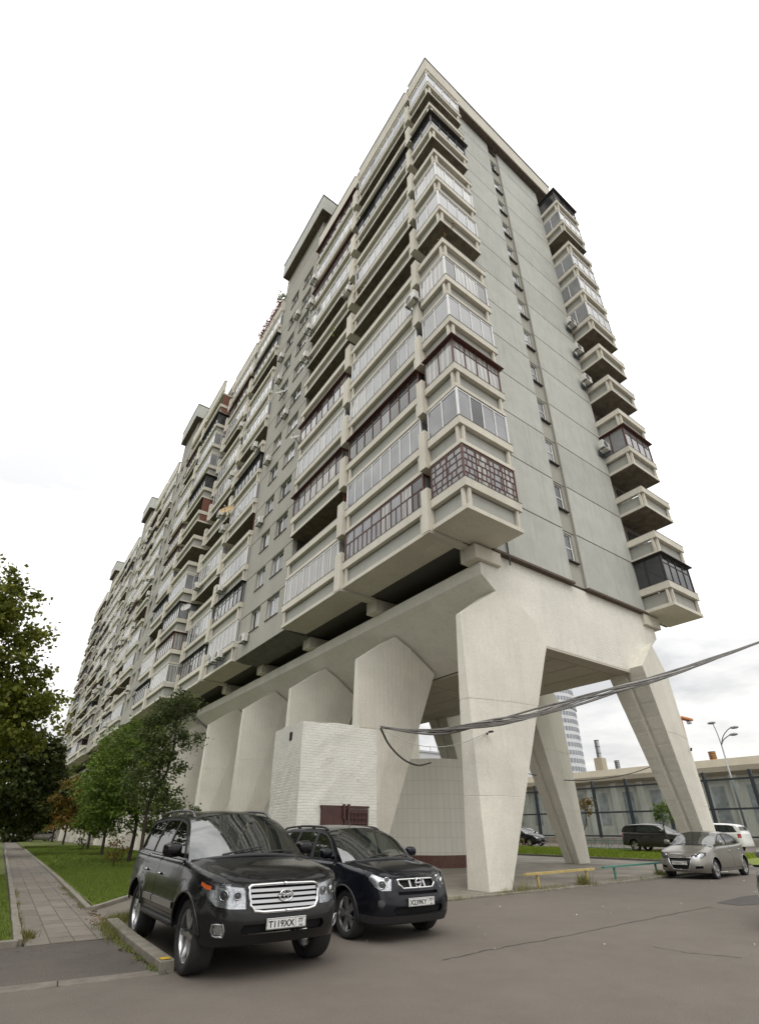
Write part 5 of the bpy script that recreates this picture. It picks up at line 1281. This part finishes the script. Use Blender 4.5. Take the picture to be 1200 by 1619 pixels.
def low_fence(x, y0, y1, m, label):
    z = .24; r = empty('low_fence', (x, y0, z)); tag(r, label, 'fence', None); L = y1-y0
    for zz in (.62, .12): MB().tube([(0, 0, zz), (0, L, zz)], .022, 6).build('rail', m, r)
    for t in (0, .5, 1): MB().tube([(0, L*t, -.1), (0, L*t, .66)], .025, 6).build('post', m, r)
    for i in range(4):
        t = (i+.5)/4*L; MB().tube([(0, t-.2, .12), (0, t+.2, .62)], .012, 5).build('cross_bar', m, r); MB().tube([(0, t+.2, .12), (0, t-.2, .62)], .012, 5).build('cross_bar', m, r)
fx = 39.3
for i, (y, m, nm) in enumerate([(17.2, GP, 'green'), (19.9, YP, 'yellow'), (22.6, GP, 'green'), (25.3, GP, 'green'), (28.0, YP, 'yellow'), (33.2, YP, 'yellow')]):
    where = ['in front of the white off-roader', 'before the dark grey people carrier', 'behind the dark grey people carrier', 'next to the far yellow fence panel', 'between two green ones and the leg', 'in front of the black hatchback'][i]
    low_fence(fx, y, y+2.5, m, 'low %s tubular fence panel %s' % (nm, where))

# ---------------------------------------------------------------- glass noise screen, hall and skyline beyond it
STEEL = mat('screen_steel', (.055, .065, .075), .5, metal=.3); SCRG = glass_mat('screen_glass', (.86, .90, .90), .03, .9)
SX = 56.0
scr = empty('noise_screen', (SX, 30, .2)); tag(scr, 'long glass noise screen with dark steel posts behind the parked cars', 'screen')
SINV = Matrix.Translation((-SX, -30, -.2))
def spart(o): o.parent = scr; o.matrix_parent_inverse = SINV; return o
spart(MB().box((SX-.2, -6, .1), (SX+.2, 110, .85)).build('base_wall', mat('screen_base', (.30, .29, .26), .9, var=.2, scale=2)))
y = 4.0; ys = []
while y < 100: ys.append(y); y += 4.05
for y in ys: spart(MB().box((SX-.17, y-.11, .8), (SX+.17, y+.11, 6.5)).build('post', STEEL))
for z in (.9, 3.2, 5.7): spart(MB().box((SX-.10, 4, z), (SX+.10, ys[-1], z+.16)).build('rail', STEEL))
for y in ys[:-1]:
    for (z0, z1) in ((1.06, 3.2), (3.36, 5.7)): spart(MB().box((SX-.012, y+.11, z0), (SX+.012, y+3.94, z1)).build('pane', SCRG))
HALL = weathered('hall_render', (.40, .36, .28), .3, stain=(.26, .24, .2)); HALL2 = weathered('hall_wall', (.66, .63, .56), .4, stain=(.22, .2, .18))
HX = 74.0
hall = empty('hall_building', (HX+8, 50, 0)); tag(hall, 'long low beige hall with a deep cornice behind the glass screen', 'building')
HI2 = Matrix.Translation((-(HX+8), -50, 0))
def hp(o): o.parent = hall; o.matrix_parent_inverse = HI2; return o
hp(MB().box((HX, -20, 0), (HX+20, 160, 7.6)).build('wall', HALL2))
hp(MB().prism([(HX-.9, 8.55), (HX-.9, 7.95), (HX-.4, 7.6), (HX+1, 7.6), (HX+1, 9.5), (HX-.1, 9.5)], 1, -21, 161).build('cornice', HALL))
hp(MB().box((HX+1, -20, 7.6), (HX+20, 160, 9.4)).build('roof', HALL))
for i in range(40):
    y = -10+i*4.0; hp(MB().box((HX-.05, y, 2.2), (HX+.05, y+1.5, 6.4)).build('window', mat('hall_window', (.34, .35, .35), .15, var=.3, scale=1)))
    hp(MB().box((HX-.35, y+2.2, 0), (HX-.004, y+3.1, 7.6)).build('pilaster', HALL2))
# chimneys and roof plant
def stack(px, py0, py1, x, r, m, name, label, lower=None):
    a, t = on_x(px, py1, x), on_x(px-2, py0, x); e = empty(name, (a.x, a.y, 0)); tag(e, label, 'chimney')
    MB().lathe([(r, 8), (r, t.z), (r*.85, t.z), (r*.85, t.z-.3)], 2, 20).build('stack', m, e, smooth=False, auto=40)
    for z in np.linspace(a.z, t.z, 5): MB().lathe([(r*1.06, z-.06), (r*1.06, z+.06)], 2, 20).build('band', STEEL, e)
    MB().tube([(-r-.25, 0, 8), (-r-.25, 0, t.z)], .05, 5).build('ladder', STEEL, e)
    if lower: MB().bbox((-r*1.9, -r*1.9, 7), (r*1.9, r*1.9, lerp(a.z, t.z, .32)), .05).build('base_block', lower, e)
stack(950, 1170, 1212, 80, .36, SATIN, 'chimney', 'shiny metal chimney on a pale base above the hall roof', HALL)
stack(977, 1203, 1216, 84, .38, SATIN, 'chimney', 'short stub of a metal chimney above the hall roof')
stack(1128, 1189, 1202, 82, .45, mat('orange_drum', (.55, .22, .02), .5, var=.1, scale=2), 'chimney', 'orange cylindrical flue above the hall roof')
# round tower far away
TY = 150.0
tc_ = on_y(872, 1210, TY); tr_ = (on_y(925, 1205, TY).x-tc_.x)*.54; ttop = on_y(898, 1000, TY).z
tw = empty('round_tower', (tc_.x, tc_.y, 0)); tag(tw, 'distant round high-rise with a grid of windows seen between the legs', 'building')
TWM = mat('tower_cladding', (.62, .63, .64), .4, var=.08, scale=.1); TWG = mat('tower_glass', (.26, .28, .31), .12, var=.2, scale=.2)
MB().lathe([(tr_, 0), (tr_, ttop), (.1, ttop)], 2, 56).build('shaft', TWM, tw)
wz = MB(); nst = int(ttop/3.3); wins = []
wme = MB().box((-.55, -.12, 0), (.55, .12, 1.7)).mesh('window'); finish(wme, TWG)
cnt = 0
for k in range(int(8/3.3), nst):
    for j in range(54):
        t = 2*math.pi*j/54; dx, dy = math.cos(t), math.sin(t)
        if dx*(-tc_.x)+dy*(-tc_.y) < .0 or cnt >= 300: continue
        if k*3.3 < 20 or dx < -.55: continue
        cnt += 1; inst(wme, 'window', tw, (dx*tr_, dy*tr_, k*3.3+.7), (0, 0, t-math.pi/2))
zb_ = on_y(925, 1140, TY).z; MB().lathe([(tr_*1.03, zb_), (tr_*1.03, zb_+1.6), (tr_, zb_+1.6)], 2, 56).build('ring', TWG, tw)
# far block seen through the gap over the drum
fa, fb = on_y(676, 1190, 120), on_y(712, 1190, 120)
fbk = empty('far_block', (fa.x+12, 128, 0)); tag(fbk, 'pale distant block with roof aerials seen above the tiled drum', 'building')
zt2 = fa.z; MB().box((-18, -8, 0), (18, 8, zt2)).build('wall', mat('far_wall', (.50, .51, .52), .8, var=.08, scale=.3), fbk)
MB().box((-18.3, -8.3, zt2), (18.3, 8.3, zt2+.5)).build('parapet', mat('far_wall2', (.42, .43, .45), .8), fbk)
for x in (-10, -7, -3.5, 0, 4): MB().tube([(x, -7, zt2), (x, -7, zt2+2.2)], .06, 5).build('aerial', STEEL, fbk)
# crane top
cp = on_y(1088, 1138, 90); cn = empty('tower_crane', (cp.x, cp.y, 0)); tag(cn, 'orange tower crane cab and counterweight far behind the end leg', 'crane'); ORC = mat('crane_orange', (.50, .16, .03), .5, var=.2, scale=1)
MB().box((-6.4, -.3, 0), (-5.8, .3, cp.z-.3)).build('mast', ORC, cn)
MB().bbox((-6.6, -1.0, cp.z-.4), (1.6, 1.0, cp.z+.5), .2).build('jib_base', ORC, cn); MB().bbox((-.8, -.7, cp.z-1.6), (.4, .7, cp.z-.4), .15).build('cab', SATIN, cn)
# street lamp with three heads
lt0 = on_x(1140, 1178, 64); lz = lt0.z
lm = empty('street_lamp', (64, lt0.y, 0)); tag(lm, 'grey street lamp with one high and two low heads behind the glass screen', 'street lamp'); LG = mat('lamp_grey', (.30, .31, .32), .4, metal=.5)
MB().tube([(0, 0, 0), (0, 0, lz)], [.13, .07], 10).build('pole', LG, lm, smooth=True)
for (px, py) in ((1124, 1143), (1160, 1150), (1159, 1161)):
    e = on_x(px, py, 64)-Vector((64, lt0.y, 0)); a = MB(); pts = spline([(0, 0, lz), (0, e.y*.25, lerp(lz, e.z, .55)), (0, e.y*.7, e.z-.05), (0, e.y, e.z)], 6); a.tube(pts, .05, 6); arm = a.build('arm', LG, lm, smooth=True)
    bm = bmesh.new(); bmesh.ops.create_uvsphere(bm, u_segments=12, v_segments=8, radius=1); h = MB(); h.add([(q.co.x*.22, e.y+q.co.y*.45, e.z+q.co.z*.16) for q in bm.verts], [[w.index for w in f.verts] for f in bm.faces]); bm.free(); h.build('lamp_head', mat('lamp_head', (.35, .36, .37), .35), arm, smooth=True)
# ================================================================= trees
def leaf_mat(name, a, b2, isl=.35, tr=.3):
    m = bpy.data.materials.new(name); m.use_nodes = True; MATS[name] = m; n, l = m.node_tree.nodes, m.node_tree.links; n.clear()
    o = n.new('ShaderNodeOutputMaterial'); d = n.new('ShaderNodeBsdfPrincipled'); d.inputs['Roughness'].default_value = .55; d.inputs['Specular IOR Level'].default_value = .25
    t = n.new('ShaderNodeBsdfTranslucent'); x = n.new('ShaderNodeMixShader'); x.inputs[0].default_value = tr
    g = n.new('ShaderNodeNewGeometry'); z = n.new('ShaderNodeTexNoise'); z.inputs['Scale'].default_value = .7; z.inputs['Detail'].default_value = 4; l.new(g.outputs['Position'], z.inputs['Vector'])
    ad = n.new('ShaderNodeMath'); ad.operation = 'MULTIPLY_ADD'; l.new(g.outputs['Random Per Island'], ad.inputs[0]); ad.inputs[1].default_value = .55; 
    s2 = n.new('ShaderNodeMath'); s2.operation = 'MULTIPLY_ADD'; l.new(z.outputs[0], s2.inputs[0]); s2.inputs[1].default_value = 1.5; s2.inputs[2].default_value = -.52; l.new(s2.outputs[0], ad.inputs[2])
    r = n.new('ShaderNodeValToRGB'); l.new(ad.outputs[0], r.inputs[0]); r.color_ramp.elements[0].color = (*a, 1); r.color_ramp.elements[1].color = (*b2, 1); r.color_ramp.elements[0].position = .1; r.color_ramp.elements[1].position = .95
    l.new(r.outputs[0], d.inputs['Base Color']); l.new(r.outputs[0], t.inputs[0]); l.new(d.outputs[0], x.inputs[1]); l.new(t.outputs[0], x.inputs[2]); l.new(x.outputs[0], o.inputs[0]); return m
BARK = mat('bark', (.055, .042, .032), .95, var=.4, scale=9, bump=.6, bscale=25)
LF_ASH = leaf_mat('ash_leaf', (.07, .12, .018), (.18, .25, .04))
LF_DARK = leaf_mat('dark_leaf', (.028, .042, .011), (.085, .10, .022))
LF_MAPLE = leaf_mat('maple_leaf', (.085, .11, .016), (.235, .245, .035))
LF_RUST = leaf_mat('turning_leaf', (.10, .085, .014), (.27, .15, .03))
LF_OLIVE = leaf_mat('olive_leaf', (.05, .075, .022), (.12, .145, .045))
def tree(name, label, base, lobes, nclump, per, leaf, m, trunk_r=.09, top=None, bend=None, group=None, seed=0, cl=.42, limbs=9, slim=.45):
    """tapered trunk and limbs, then leaf quads in clumps through the crown lobes (centre, radii)"""
    r = random.Random(seed+1); g = np.random.default_rng(seed+100)
    base = Vector(base); root = empty(name, base); tag(root, label, 'tree', group)
    W = np.array([q[1][0]*q[1][1]*q[1][2] for q in lobes])**.75; W /= W.sum()
    k = g.choice(len(lobes), nclump, p=W); cen = np.array([q[0] for q in lobes])[k]; rd = np.array([q[1] for q in lobes])[k]
    d = g.normal(size=(nclump, 3)); d /= np.linalg.norm(d, axis=1)[:, None]; rr = g.uniform(.25, 1, nclump)**.55
    cc = cen+d*rd*rr[:, None]*g.uniform(.85, 1.12, (nclump, 1))
    b = Vector((0, 0, 0)); zmin = min(q[0][2]-q[1][2] for q in lobes)-base.z; ztop = max(q[0][2]+q[1][2]*.5 for q in lobes)-base.z
    ctr = Vector(np.average(np.array([q[0] for q in lobes]), axis=0, weights=W))-base; tp = Vector((ctr.x, ctr.y, ztop))
    if bend: P = [Vector(p)-base for p in bend]
    else: P = [b, b.lerp(tp, .3)+Vector((r.uniform(-.1, .1), r.uniform(-.1, .1), 0))-Vector((tp.x*.2, tp.y*.2, 0)), b.lerp(tp, .6)+Vector((r.uniform(-.15, .15), r.uniform(-.15, .15), 0)), tp]
    S = [Vector(q) for q in spline([tuple(p) for p in P], 6)]; n = len(S)
    tb = MB(); tb.tube([S[0]-Vector((0, 0, .15))]+S, [trunk_r*1.35]+[trunk_r*(1-.85*i/(n-1))+.006 for i in range(n)], 9)
    tb.build('trunk', BARK, root, smooth=True)
    for i in range(limbs):
        q = S[int(n*(.28+.62*(i+.5)/limbs))-1]; c = Vector(cc[r.randrange(nclump)])-base
        best = min((Vector(cc[r.randrange(nclump)])-base for _ in range(6)), key=lambda w: abs(w.z-q.z-.8)+.3*r.random()); c = best
        if c.z < q.z: c.z = q.z+.2
        mid = q.lerp(c, .5)+Vector((0, 0, .12*(c-q).length)); MB().tube([q, q.lerp(mid, .5)+Vector((r.uniform(-.05, .05),)*3), mid, c], [trunk_r*.38, trunk_r*.3, trunk_r*.2, trunk_r*.06], 5).build('limb', BARK, root, smooth=True)
    N = nclump*per; ci = np.repeat(np.arange(nclump), per); csz = cl*g.uniform(.55, 1.35, nclump)
    pos = cc[ci]+g.normal(size=(N, 3))*np.array([.55, .55, .40])*csz[ci][:, None]-np.array(base)
    a = g.uniform(0, 2*np.pi, N); tilt = g.normal(-.35, .5, N); s = leaf*g.uniform(.55, 1.3, N)
    u = np.stack([np.cos(a)*np.cos(tilt), np.sin(a)*np.cos(tilt), np.sin(tilt)], -1); w = np.cross(u, g.normal(size=(N, 3))); w /= np.linalg.norm(w, axis=1)[:, None]+1e-9
    fold = np.cross(u, w)*(s*.12)[:, None]
    p0 = pos; p1 = pos+u*(s*.5)[:, None]+w*(s*slim*.5)[:, None]+fold; p2 = pos+u*s[:, None]; p3 = pos+u*(s*.5)[:, None]-w*(s*slim*.5)[:, None]+fold
    V = np.stack([p0, p1, p2, p3], 1).reshape(-1, 3); me = bpy.data.meshes.new('crown'); me.vertices.add(4*N); me.vertices.foreach_set('co', V.ravel()); me.loops.add(4*N); me.loops.foreach_set('vertex_index', np.arange(4*N)); me.polygons.add(N); me.polygons.foreach_set('loop_start', np.arange(0, 4*N, 4)); me.polygons.foreach_set('loop_total', np.full(N, 4)); me.update(); me.validate()
    me.materials.append(m); inst(me, 'crown', root); return root
def lobe(px, py, y, rx, ry, rz): p = on_y(px, py, y); return (tuple(p), (rx, ry, rz))
# the young trees on the lawn
tree('ash_tree', 'young green ash on the lawn with its trunk nearest the black off-roader', (7.17, 32.7, .05), [lobe(195, 1215, 32.7, 1.9, 1.9, 2.6), lobe(215, 1270, 32.3, 2.2, 1.8, 1.5), lobe(228, 1180, 33, 1.4, 1.4, 1.8), lobe(170, 1270, 33, 1.2, 1.3, 1.5)], 230, 66, .20, LF_ASH, .10, seed=1)
ty = 26.0
tree('ash_tree', 'tall thin sparse tree with a crooked trunk leaning over the black off-roader', (on_y(228, 1330, ty).x, ty, .05), [lobe(262, 1150, ty, 1.1, 1.0, .9), lobe(285, 1118, ty, .9, .9, .7), lobe(298, 1168, ty, .8, .8, .5), lobe(262, 1215, ty, .9, .8, 1.0), lobe(238, 1180, ty, .9, .8, .9), lobe(275, 1270, ty, .8, .7, .5), lobe(300, 1280, ty-.3, .45, .5, .3), lobe(225, 1240, ty, .8, .8, .8)], 120, 60, .17, LF_OLIVE, .075,
     bend=[(on_y(228, 1330, ty).x, ty, .05), on_y(236, 1270, ty), on_y(262, 1225, ty), on_y(276, 1180, ty), on_y(278, 1150, ty), on_y(285, 1108, ty)], seed=2, cl=.36, limbs=12)
tree('ash_tree', 'young ash further along the lawn with a dense round crown', (7.48, 42.2, .05), [lobe(166, 1255, 42.2, 1.6, 1.8, 2.6), lobe(174, 1215, 42.2, 1.3, 1.5, 1.6), lobe(156, 1285, 42.5, 1.0, 1.4, 1.4)], 160, 54, .24, LF_ASH, .10, seed=3)
tree('young_tree', 'yellow and rust coloured young tree standing among the lawn trees', (8.4, 54.0, .05), [lobe(120, 1272, 54, 2.2, 2.0, 2.4), lobe(108, 1258, 54, 1.6, 1.6, 1.8), lobe(134, 1288, 54, 1.2, 1.4, 1.4)], 130, 48, .27, LF_RUST, .11, seed=4)
tree('young_tree', 'green young tree beyond the rust coloured one', (9.1, 76.0, .05), [lobe(98, 1258, 76, 2.6, 2.2, 3.4), lobe(92, 1285, 76, 2.0, 2.0, 2.0)], 90, 44, .36, LF_ASH, .12, seed=5)
tree('young_tree', 'browning young tree near the far end of the lawn', (9.6, 92.0, .05), [lobe(82, 1280, 92, 3.0, 2.6, 3.0), lobe(76, 1262, 92, 2.2, 2.2, 2.4)], 80, 44, .42, LF_RUST, .13, seed=6)
# old trees left of the path
tree('maple_tree', 'tall yellowing maple with branches reaching over the paved path', (-1.9, 25.0, .05), [lobe(8, 1010, 25, 1.6, 1.7, 1.0), lobe(28, 1060, 25, 1.5, 1.5, .8), lobe(46, 1108, 25, 1.4, 1.4, .7), lobe(-6, 955, 25, .9, 1.2, .8), lobe(-15, 930, 25, 1.6, 1.6, 1.2), lobe(15, 1140, 25, 2.2, 1.8, 1.2), lobe(-40, 1000, 25, 2.5, 2.4, 2.2), lobe(-40, 1120, 25, 2.5, 2.4, 2.0)], 250, 62, .18, LF_MAPLE, .22, seed=7, slim=.85, limbs=14)
tree('lime_tree', 'broad dark lime tree shading the left verge of the path', (-1.2, 44.0, .05), [lobe(20, 1225, 44, 3.0, 2.6, 3.2), lobe(50, 1195, 44, 1.9, 2.0, 2.0), lobe(-5, 1160, 44, 2.6, 2.4, 2.6), lobe(45, 1265, 44, 2.2, 2.0, 1.6), lobe(0, 1280, 43, 2.4, 2.0, 1.6)], 190, 56, .30, LF_DARK, .24, seed=8, slim=.8)
tree('lime_tree', 'dark lime tree behind the maple with its crown to the roof of the lane', (-.5, 62.0, .05), [lobe(58, 1235, 62, 2.6, 2.6, 4.2), lobe(68, 1200, 62, 2.0, 2.2, 3.0), lobe(40, 1280, 62, 3.4, 2.6, 2.2), lobe(75, 1265, 62, 1.6, 2.0, 2.4)], 170, 52, .36, LF_DARK, .24, seed=9, slim=.8)
tree('lime_tree', 'far dark tree closing the end of the paved path', (4.6, 112.0, .05), [lobe(30, 1270, 112, 4.5, 4, 4.0), lobe(10, 1250, 112, 5, 4, 5.0), lobe(55, 1285, 112, 4.0, 4, 3.2)], 150, 50, .6, LF_DARK, .3, seed=10, slim=.8)
for i, (x, y, h, lab) in enumerate([(-8.5, 4.0, 11, 'leafy dark tree beside the road by the apron'), (-7.5, 12.5, 12, 'leafy dark tree on the verge near the apron kerb'), (-5.8, 19.0, 11, 'leafy dark tree on the verge beside the maple'), (-10.5, -3.0, 13, 'leafy dark tree across the road from the apron'), (-11.5, 8.5, 14, 'leafy dark tree standing back from the verge'), (-7.0, 27.0, 12, 'leafy dark tree standing back behind the maple'), (-13, 20.0, 15, 'tall leafy dark tree at the back of the verge')]):
    tree('verge_tree', lab, (x, y, .05), [((x, y, h*.62), (3.2, 3.2, 3.6)), ((x+.8, y-.8, h*.40), (3.0, 3.0, 2.8)), ((x-.5, y+1, h*.82), (2.4, 2.4, 2.6)), ((x-.5, y+.5, h*.25), (2.6, 2.6, 2.0))], 150, 40, .46, LF_DARK, .2, seed=20+i, slim=.8)
# sapling by the far end leg and shrubs on the lawn
sp_ = on_x(1057, 1335, 33.0)
tree('sapling', 'thin green sapling in front of the dark grey people carrier', (33.0, sp_.y, .1), [(tuple(on_x(1050, 1282, 33.0)), (.55, .7, .45)), (tuple(on_x(1046, 1292, 33.0)), (.4, .4, .3))], 16, 26, .2, LF_ASH, .045, seed=31, cl=.25, limbs=4)
sp2 = on_x(922, 1335, 36.0)
tree('sapling', 'small yellowing sapling behind the second far leg', (36.0, sp2.y, .15), [(tuple(on_x(925, 1275, 36.0)), (.5, .8, .6))], 12, 24, .2, LF_RUST, .04, seed=32, cl=.25, limbs=4)
for i, (px, py, yy, lab) in enumerate([(185, 1345, 29.0, 'low rusty shrub on the lawn before the young ash'), (130, 1338, 52.0, 'low dark shrub on the lawn under the rust coloured tree'), (318, 1345, 24.0, 'low leafy shrub behind the black off-roader')]):
    p = on_ground(px, py+8)
    sx_, sy_ = on_y(px, py, yy).x, yy
    tree('shrub', lab, (sx_, sy_, .05), [((sx_, sy_, .7), (.5, .5, .5))], 14, 22, .13, [LF_RUST, LF_DARK, LF_ASH][i], .02, seed=40+i, cl=.2, limbs=4)

# ================================================================= things fixed to the facade
ACW = mat('ac_casing', (.62, .61, .57), .5, var=.12, scale=5)
acg = None
def ac_parts():
    body = MB().bbox((-.40, -.15, 0), (.40, .15, .55), .02); me1 = body.mesh('casing'); finish(me1, ACW)
    g = MB()
    for rr_ in (.06, .12, .18, .22): g.lathe([(rr_-.006, -.158), (rr_+.006, -.158)], 1, 20, 0, (-.10, 0, .275))
    g.lathe([(.225, -.152), (.001, -.152)], 1, 20, 1, (-.10, 0, .275)); me2 = g.mesh('fan_grille'); finish(me2, [mat('ac_grille', (.45, .44, .41), .5), DFR], g.m)
    k = MB()
    for x in (-.3, .3): k.box((x-.02, -.17, -.05), (x+.02, .30, -.002)); 
    k.box((-.32, .26, -.35), (.32, .30, -.052)); me3 = k.mesh('bracket'); finish(me3, STEEL)
    return me1, me2, me3
AC = ac_parts()
def ac_unit(x, y, z, face, label='white outdoor air-conditioning unit bracketed to the balcony fronts of the facade', group='air-conditioning units on the facade'):
    o = empty('air_conditioner', (x, y, z), -math.pi/2 if face == 'x' else 0.0); tag(o, label, 'air conditioner', group)
    for me, nm in zip(AC, ('casing', 'fan_grille', 'bracket')): inst(me, nm, o)
fz = lambda k: Z0+ST*k
for (y, k, dz) in [(12.25, 4, 1.4), (34.3, 0, .55), (35.6, 0, .55), (36.8, 2, .6), (39.0, 6, 1.3), (38.8, 4, 1.2), (38.7, 8, 1.2), (44.0, 3, .6), (18.9, 7, 1.2), (24.8, 8, .7), (24.9, 9, .9), (24.9, 7, .6), (24.7, 10, .9), (40.5, 5, .7), (33.5, 6, .9)]: ac_unit(10.72, y, fz(k)+dz, 'x')
for (y, k, dz) in [(30.9, 0, .85), (30.9, 3, 1.0), (28.5, 6, .9), (30.9, 8, .9), (28.4, 10, .8), (31, 5, .9), (31.1, 9, .9)]: ac_unit(11.1, y, fz(k)+dz, 'x', 'outdoor air-conditioning unit under a window of the grey wall strip', 'air-conditioning units on the grey wall')
for (k, dz) in [(3, 1.6), (5, 1.4), (6, 1.4), (7, 1.2)]: ac_unit(25.15, 11.35, fz(k)+dz, 'y', 'outdoor air-conditioning unit beside the end balconies', 'air-conditioning units beside the end balconies')
for i in range(14):
    y = 48+brnd.uniform(0, 55); ac_unit((9.75 if y < 77 else 10.15), y, fz(brnd.randrange(0, 11))+brnd.uniform(.5, 1.3), 'x')
DISH = mat('dish_grey', (.42, .41, .38), .5, var=.2, scale=4); DISHR = mat('dish_rusty', (.42, .30, .15), .6, var=.4, scale=5)
def dish(x, y, z, r, m, label):
    o = empty('satellite_dish', (x, y, z)); tag(o, label, 'satellite dish'); b = MB(); b.lathe([(.001, .0)]+[(r*t, -.28*r*t*t) for t in (.25, .5, .75, 1.0)]+[(r*1.01, -.28*r-.012)], 1, 26)
    q = Matrix.Rotation(rad(-50), 3, 'Z') @ Matrix.Rotation(rad(-28), 3, 'X'); b.v = [tuple(q @ Vector(p)) for p in b.v]; b.build('reflector', m, o, smooth=True)
    MB().tube([(0, 0, 0), (.4, .1, -.3)], .03, 6).build('mount', STEEL, o); e = q @ Vector((0, -r*.9, -r*.15)); MB().tube([q @ Vector((0, -.2*r, -r*.9)), e], .015, 5).build('feed_arm', STEEL, o); MB().bbox(tuple(e-Vector((.05, .05, .05))), tuple(e+Vector((.05, .05, .05))), .02).build('feed_horn', ACW, o)
dp = on_x(361, 808, 10.6); dish(10.55, dp.y, dp.z, .62, DISHR, 'rusty satellite dish on a balcony rail with a stained reflector')
dp = on_x(443, 622, 10.9); dish(10.9, dp.y, dp.z, .45, DISH, 'grey satellite dish on the grey wall strip beside the windows')
dp = on_x(466, 692, 10.9); dish(10.95, dp.y, dp.z, .40, DISH, 'small satellite dish at the edge of the dark framed balcony')
dp = on_x(297, 962, 9.9); dish(9.8, dp.y, dp.z, .45, DISH, 'pale satellite dish at the corner of the second section')
# red creeper and greenery on the roof edge, grass on balcony floors
def planting(name, label, cat, smp, n, size, m):
    o = leaves3(name, smp(n), size, m); tag(o, label, cat)
def leaves3(name, P, size, m):
    n = len(P); V = []
    g = rng.normal(size=(n, 2, 3))*size
    for i in range(n): p = P[i]; V += [tuple(p-g[i, 0]), tuple(p+g[i, 1]*.5), tuple(p+g[i, 0]), tuple(p-g[i, 1]*.5)]
    me = bpy.data.meshes.new(name); me.from_pydata(V, [], [(4*i, 4*i+1, 4*i+2, 4*i+3) for i in range(n)]); finish(me, m, fix=False); return inst(me, name)
REDV = leaf_mat('red_creeper', (.13, .018, .018), (.26, .04, .035))
def creep(n):
    y = rng.uniform(32.8, 38.3, n); cl_ = .5+.5*np.sin(y*4.0); return np.column_stack([rng.normal(10.95, .12, n), y, 49.75+rng.exponential(.35, n)*(.4+cl_)-rng.exponential(.25, n)])
planting('creeper', 'red leaved creeper trailing over the roof parapet', 'plant', creep, 800, .06, REDV)
planting('roof_plant', 'small green bush growing on the roof parapet beside the red creeper', 'plant', lambda n: np.column_stack([rng.normal(11.0, .25, n), rng.normal(32.9, .35, n), 50.2+np.abs(rng.normal(.3, .35, n))]), 200, .07, LF_ASH)
for (px, py, x, lab) in [(560, 470, 11.1, 'dry grass tufts growing from an open balcony of the second bay'), (690, 385, 11.2, 'dry plants growing on the open corner balcony')]:
    pc = on_x(px, py, x); planting('balcony_plant', lab, 'plant', lambda n: np.column_stack([rng.normal(x+.1, .08, n), rng.normal(pc.y, .5, n), pc.z-.25+np.abs(rng.normal(0, .25, n))]), 90, .06, mat('dry_plant', (.16, .11, .04), .9, island=.4))
planting('balcony_plant', 'bright green plant on an open balcony of the third bay', 'plant', lambda n: np.array(on_x(531, 525, 11.3))+rng.normal(0, .16, (n, 3)), 80, .07, mat('bright_plant', (.22, .32, .03), .8, island=.3))
for i, (x, y, h, rx_) in enumerate([(-.6, 70, 2.2, 2.4), (.6, 88, 3.0, 2.6), (5.2, 98, 2.6, 2.2), (-3.5, 56, 2.4, 2.4)]):
    tree('hedge_bush', ['dense dark bush on the verge behind the lime tree', 'dense dark bush near the far white car', 'dense dark bush at the far end of the path', 'dense dark bush under the broad lime tree'][i], (x, y, .05), [((x, y, h*.5), (rx_, 2, h*.55))], 60, 40, .34, LF_DARK, .05, seed=60+i, cl=.5, limbs=5, slim=.8)
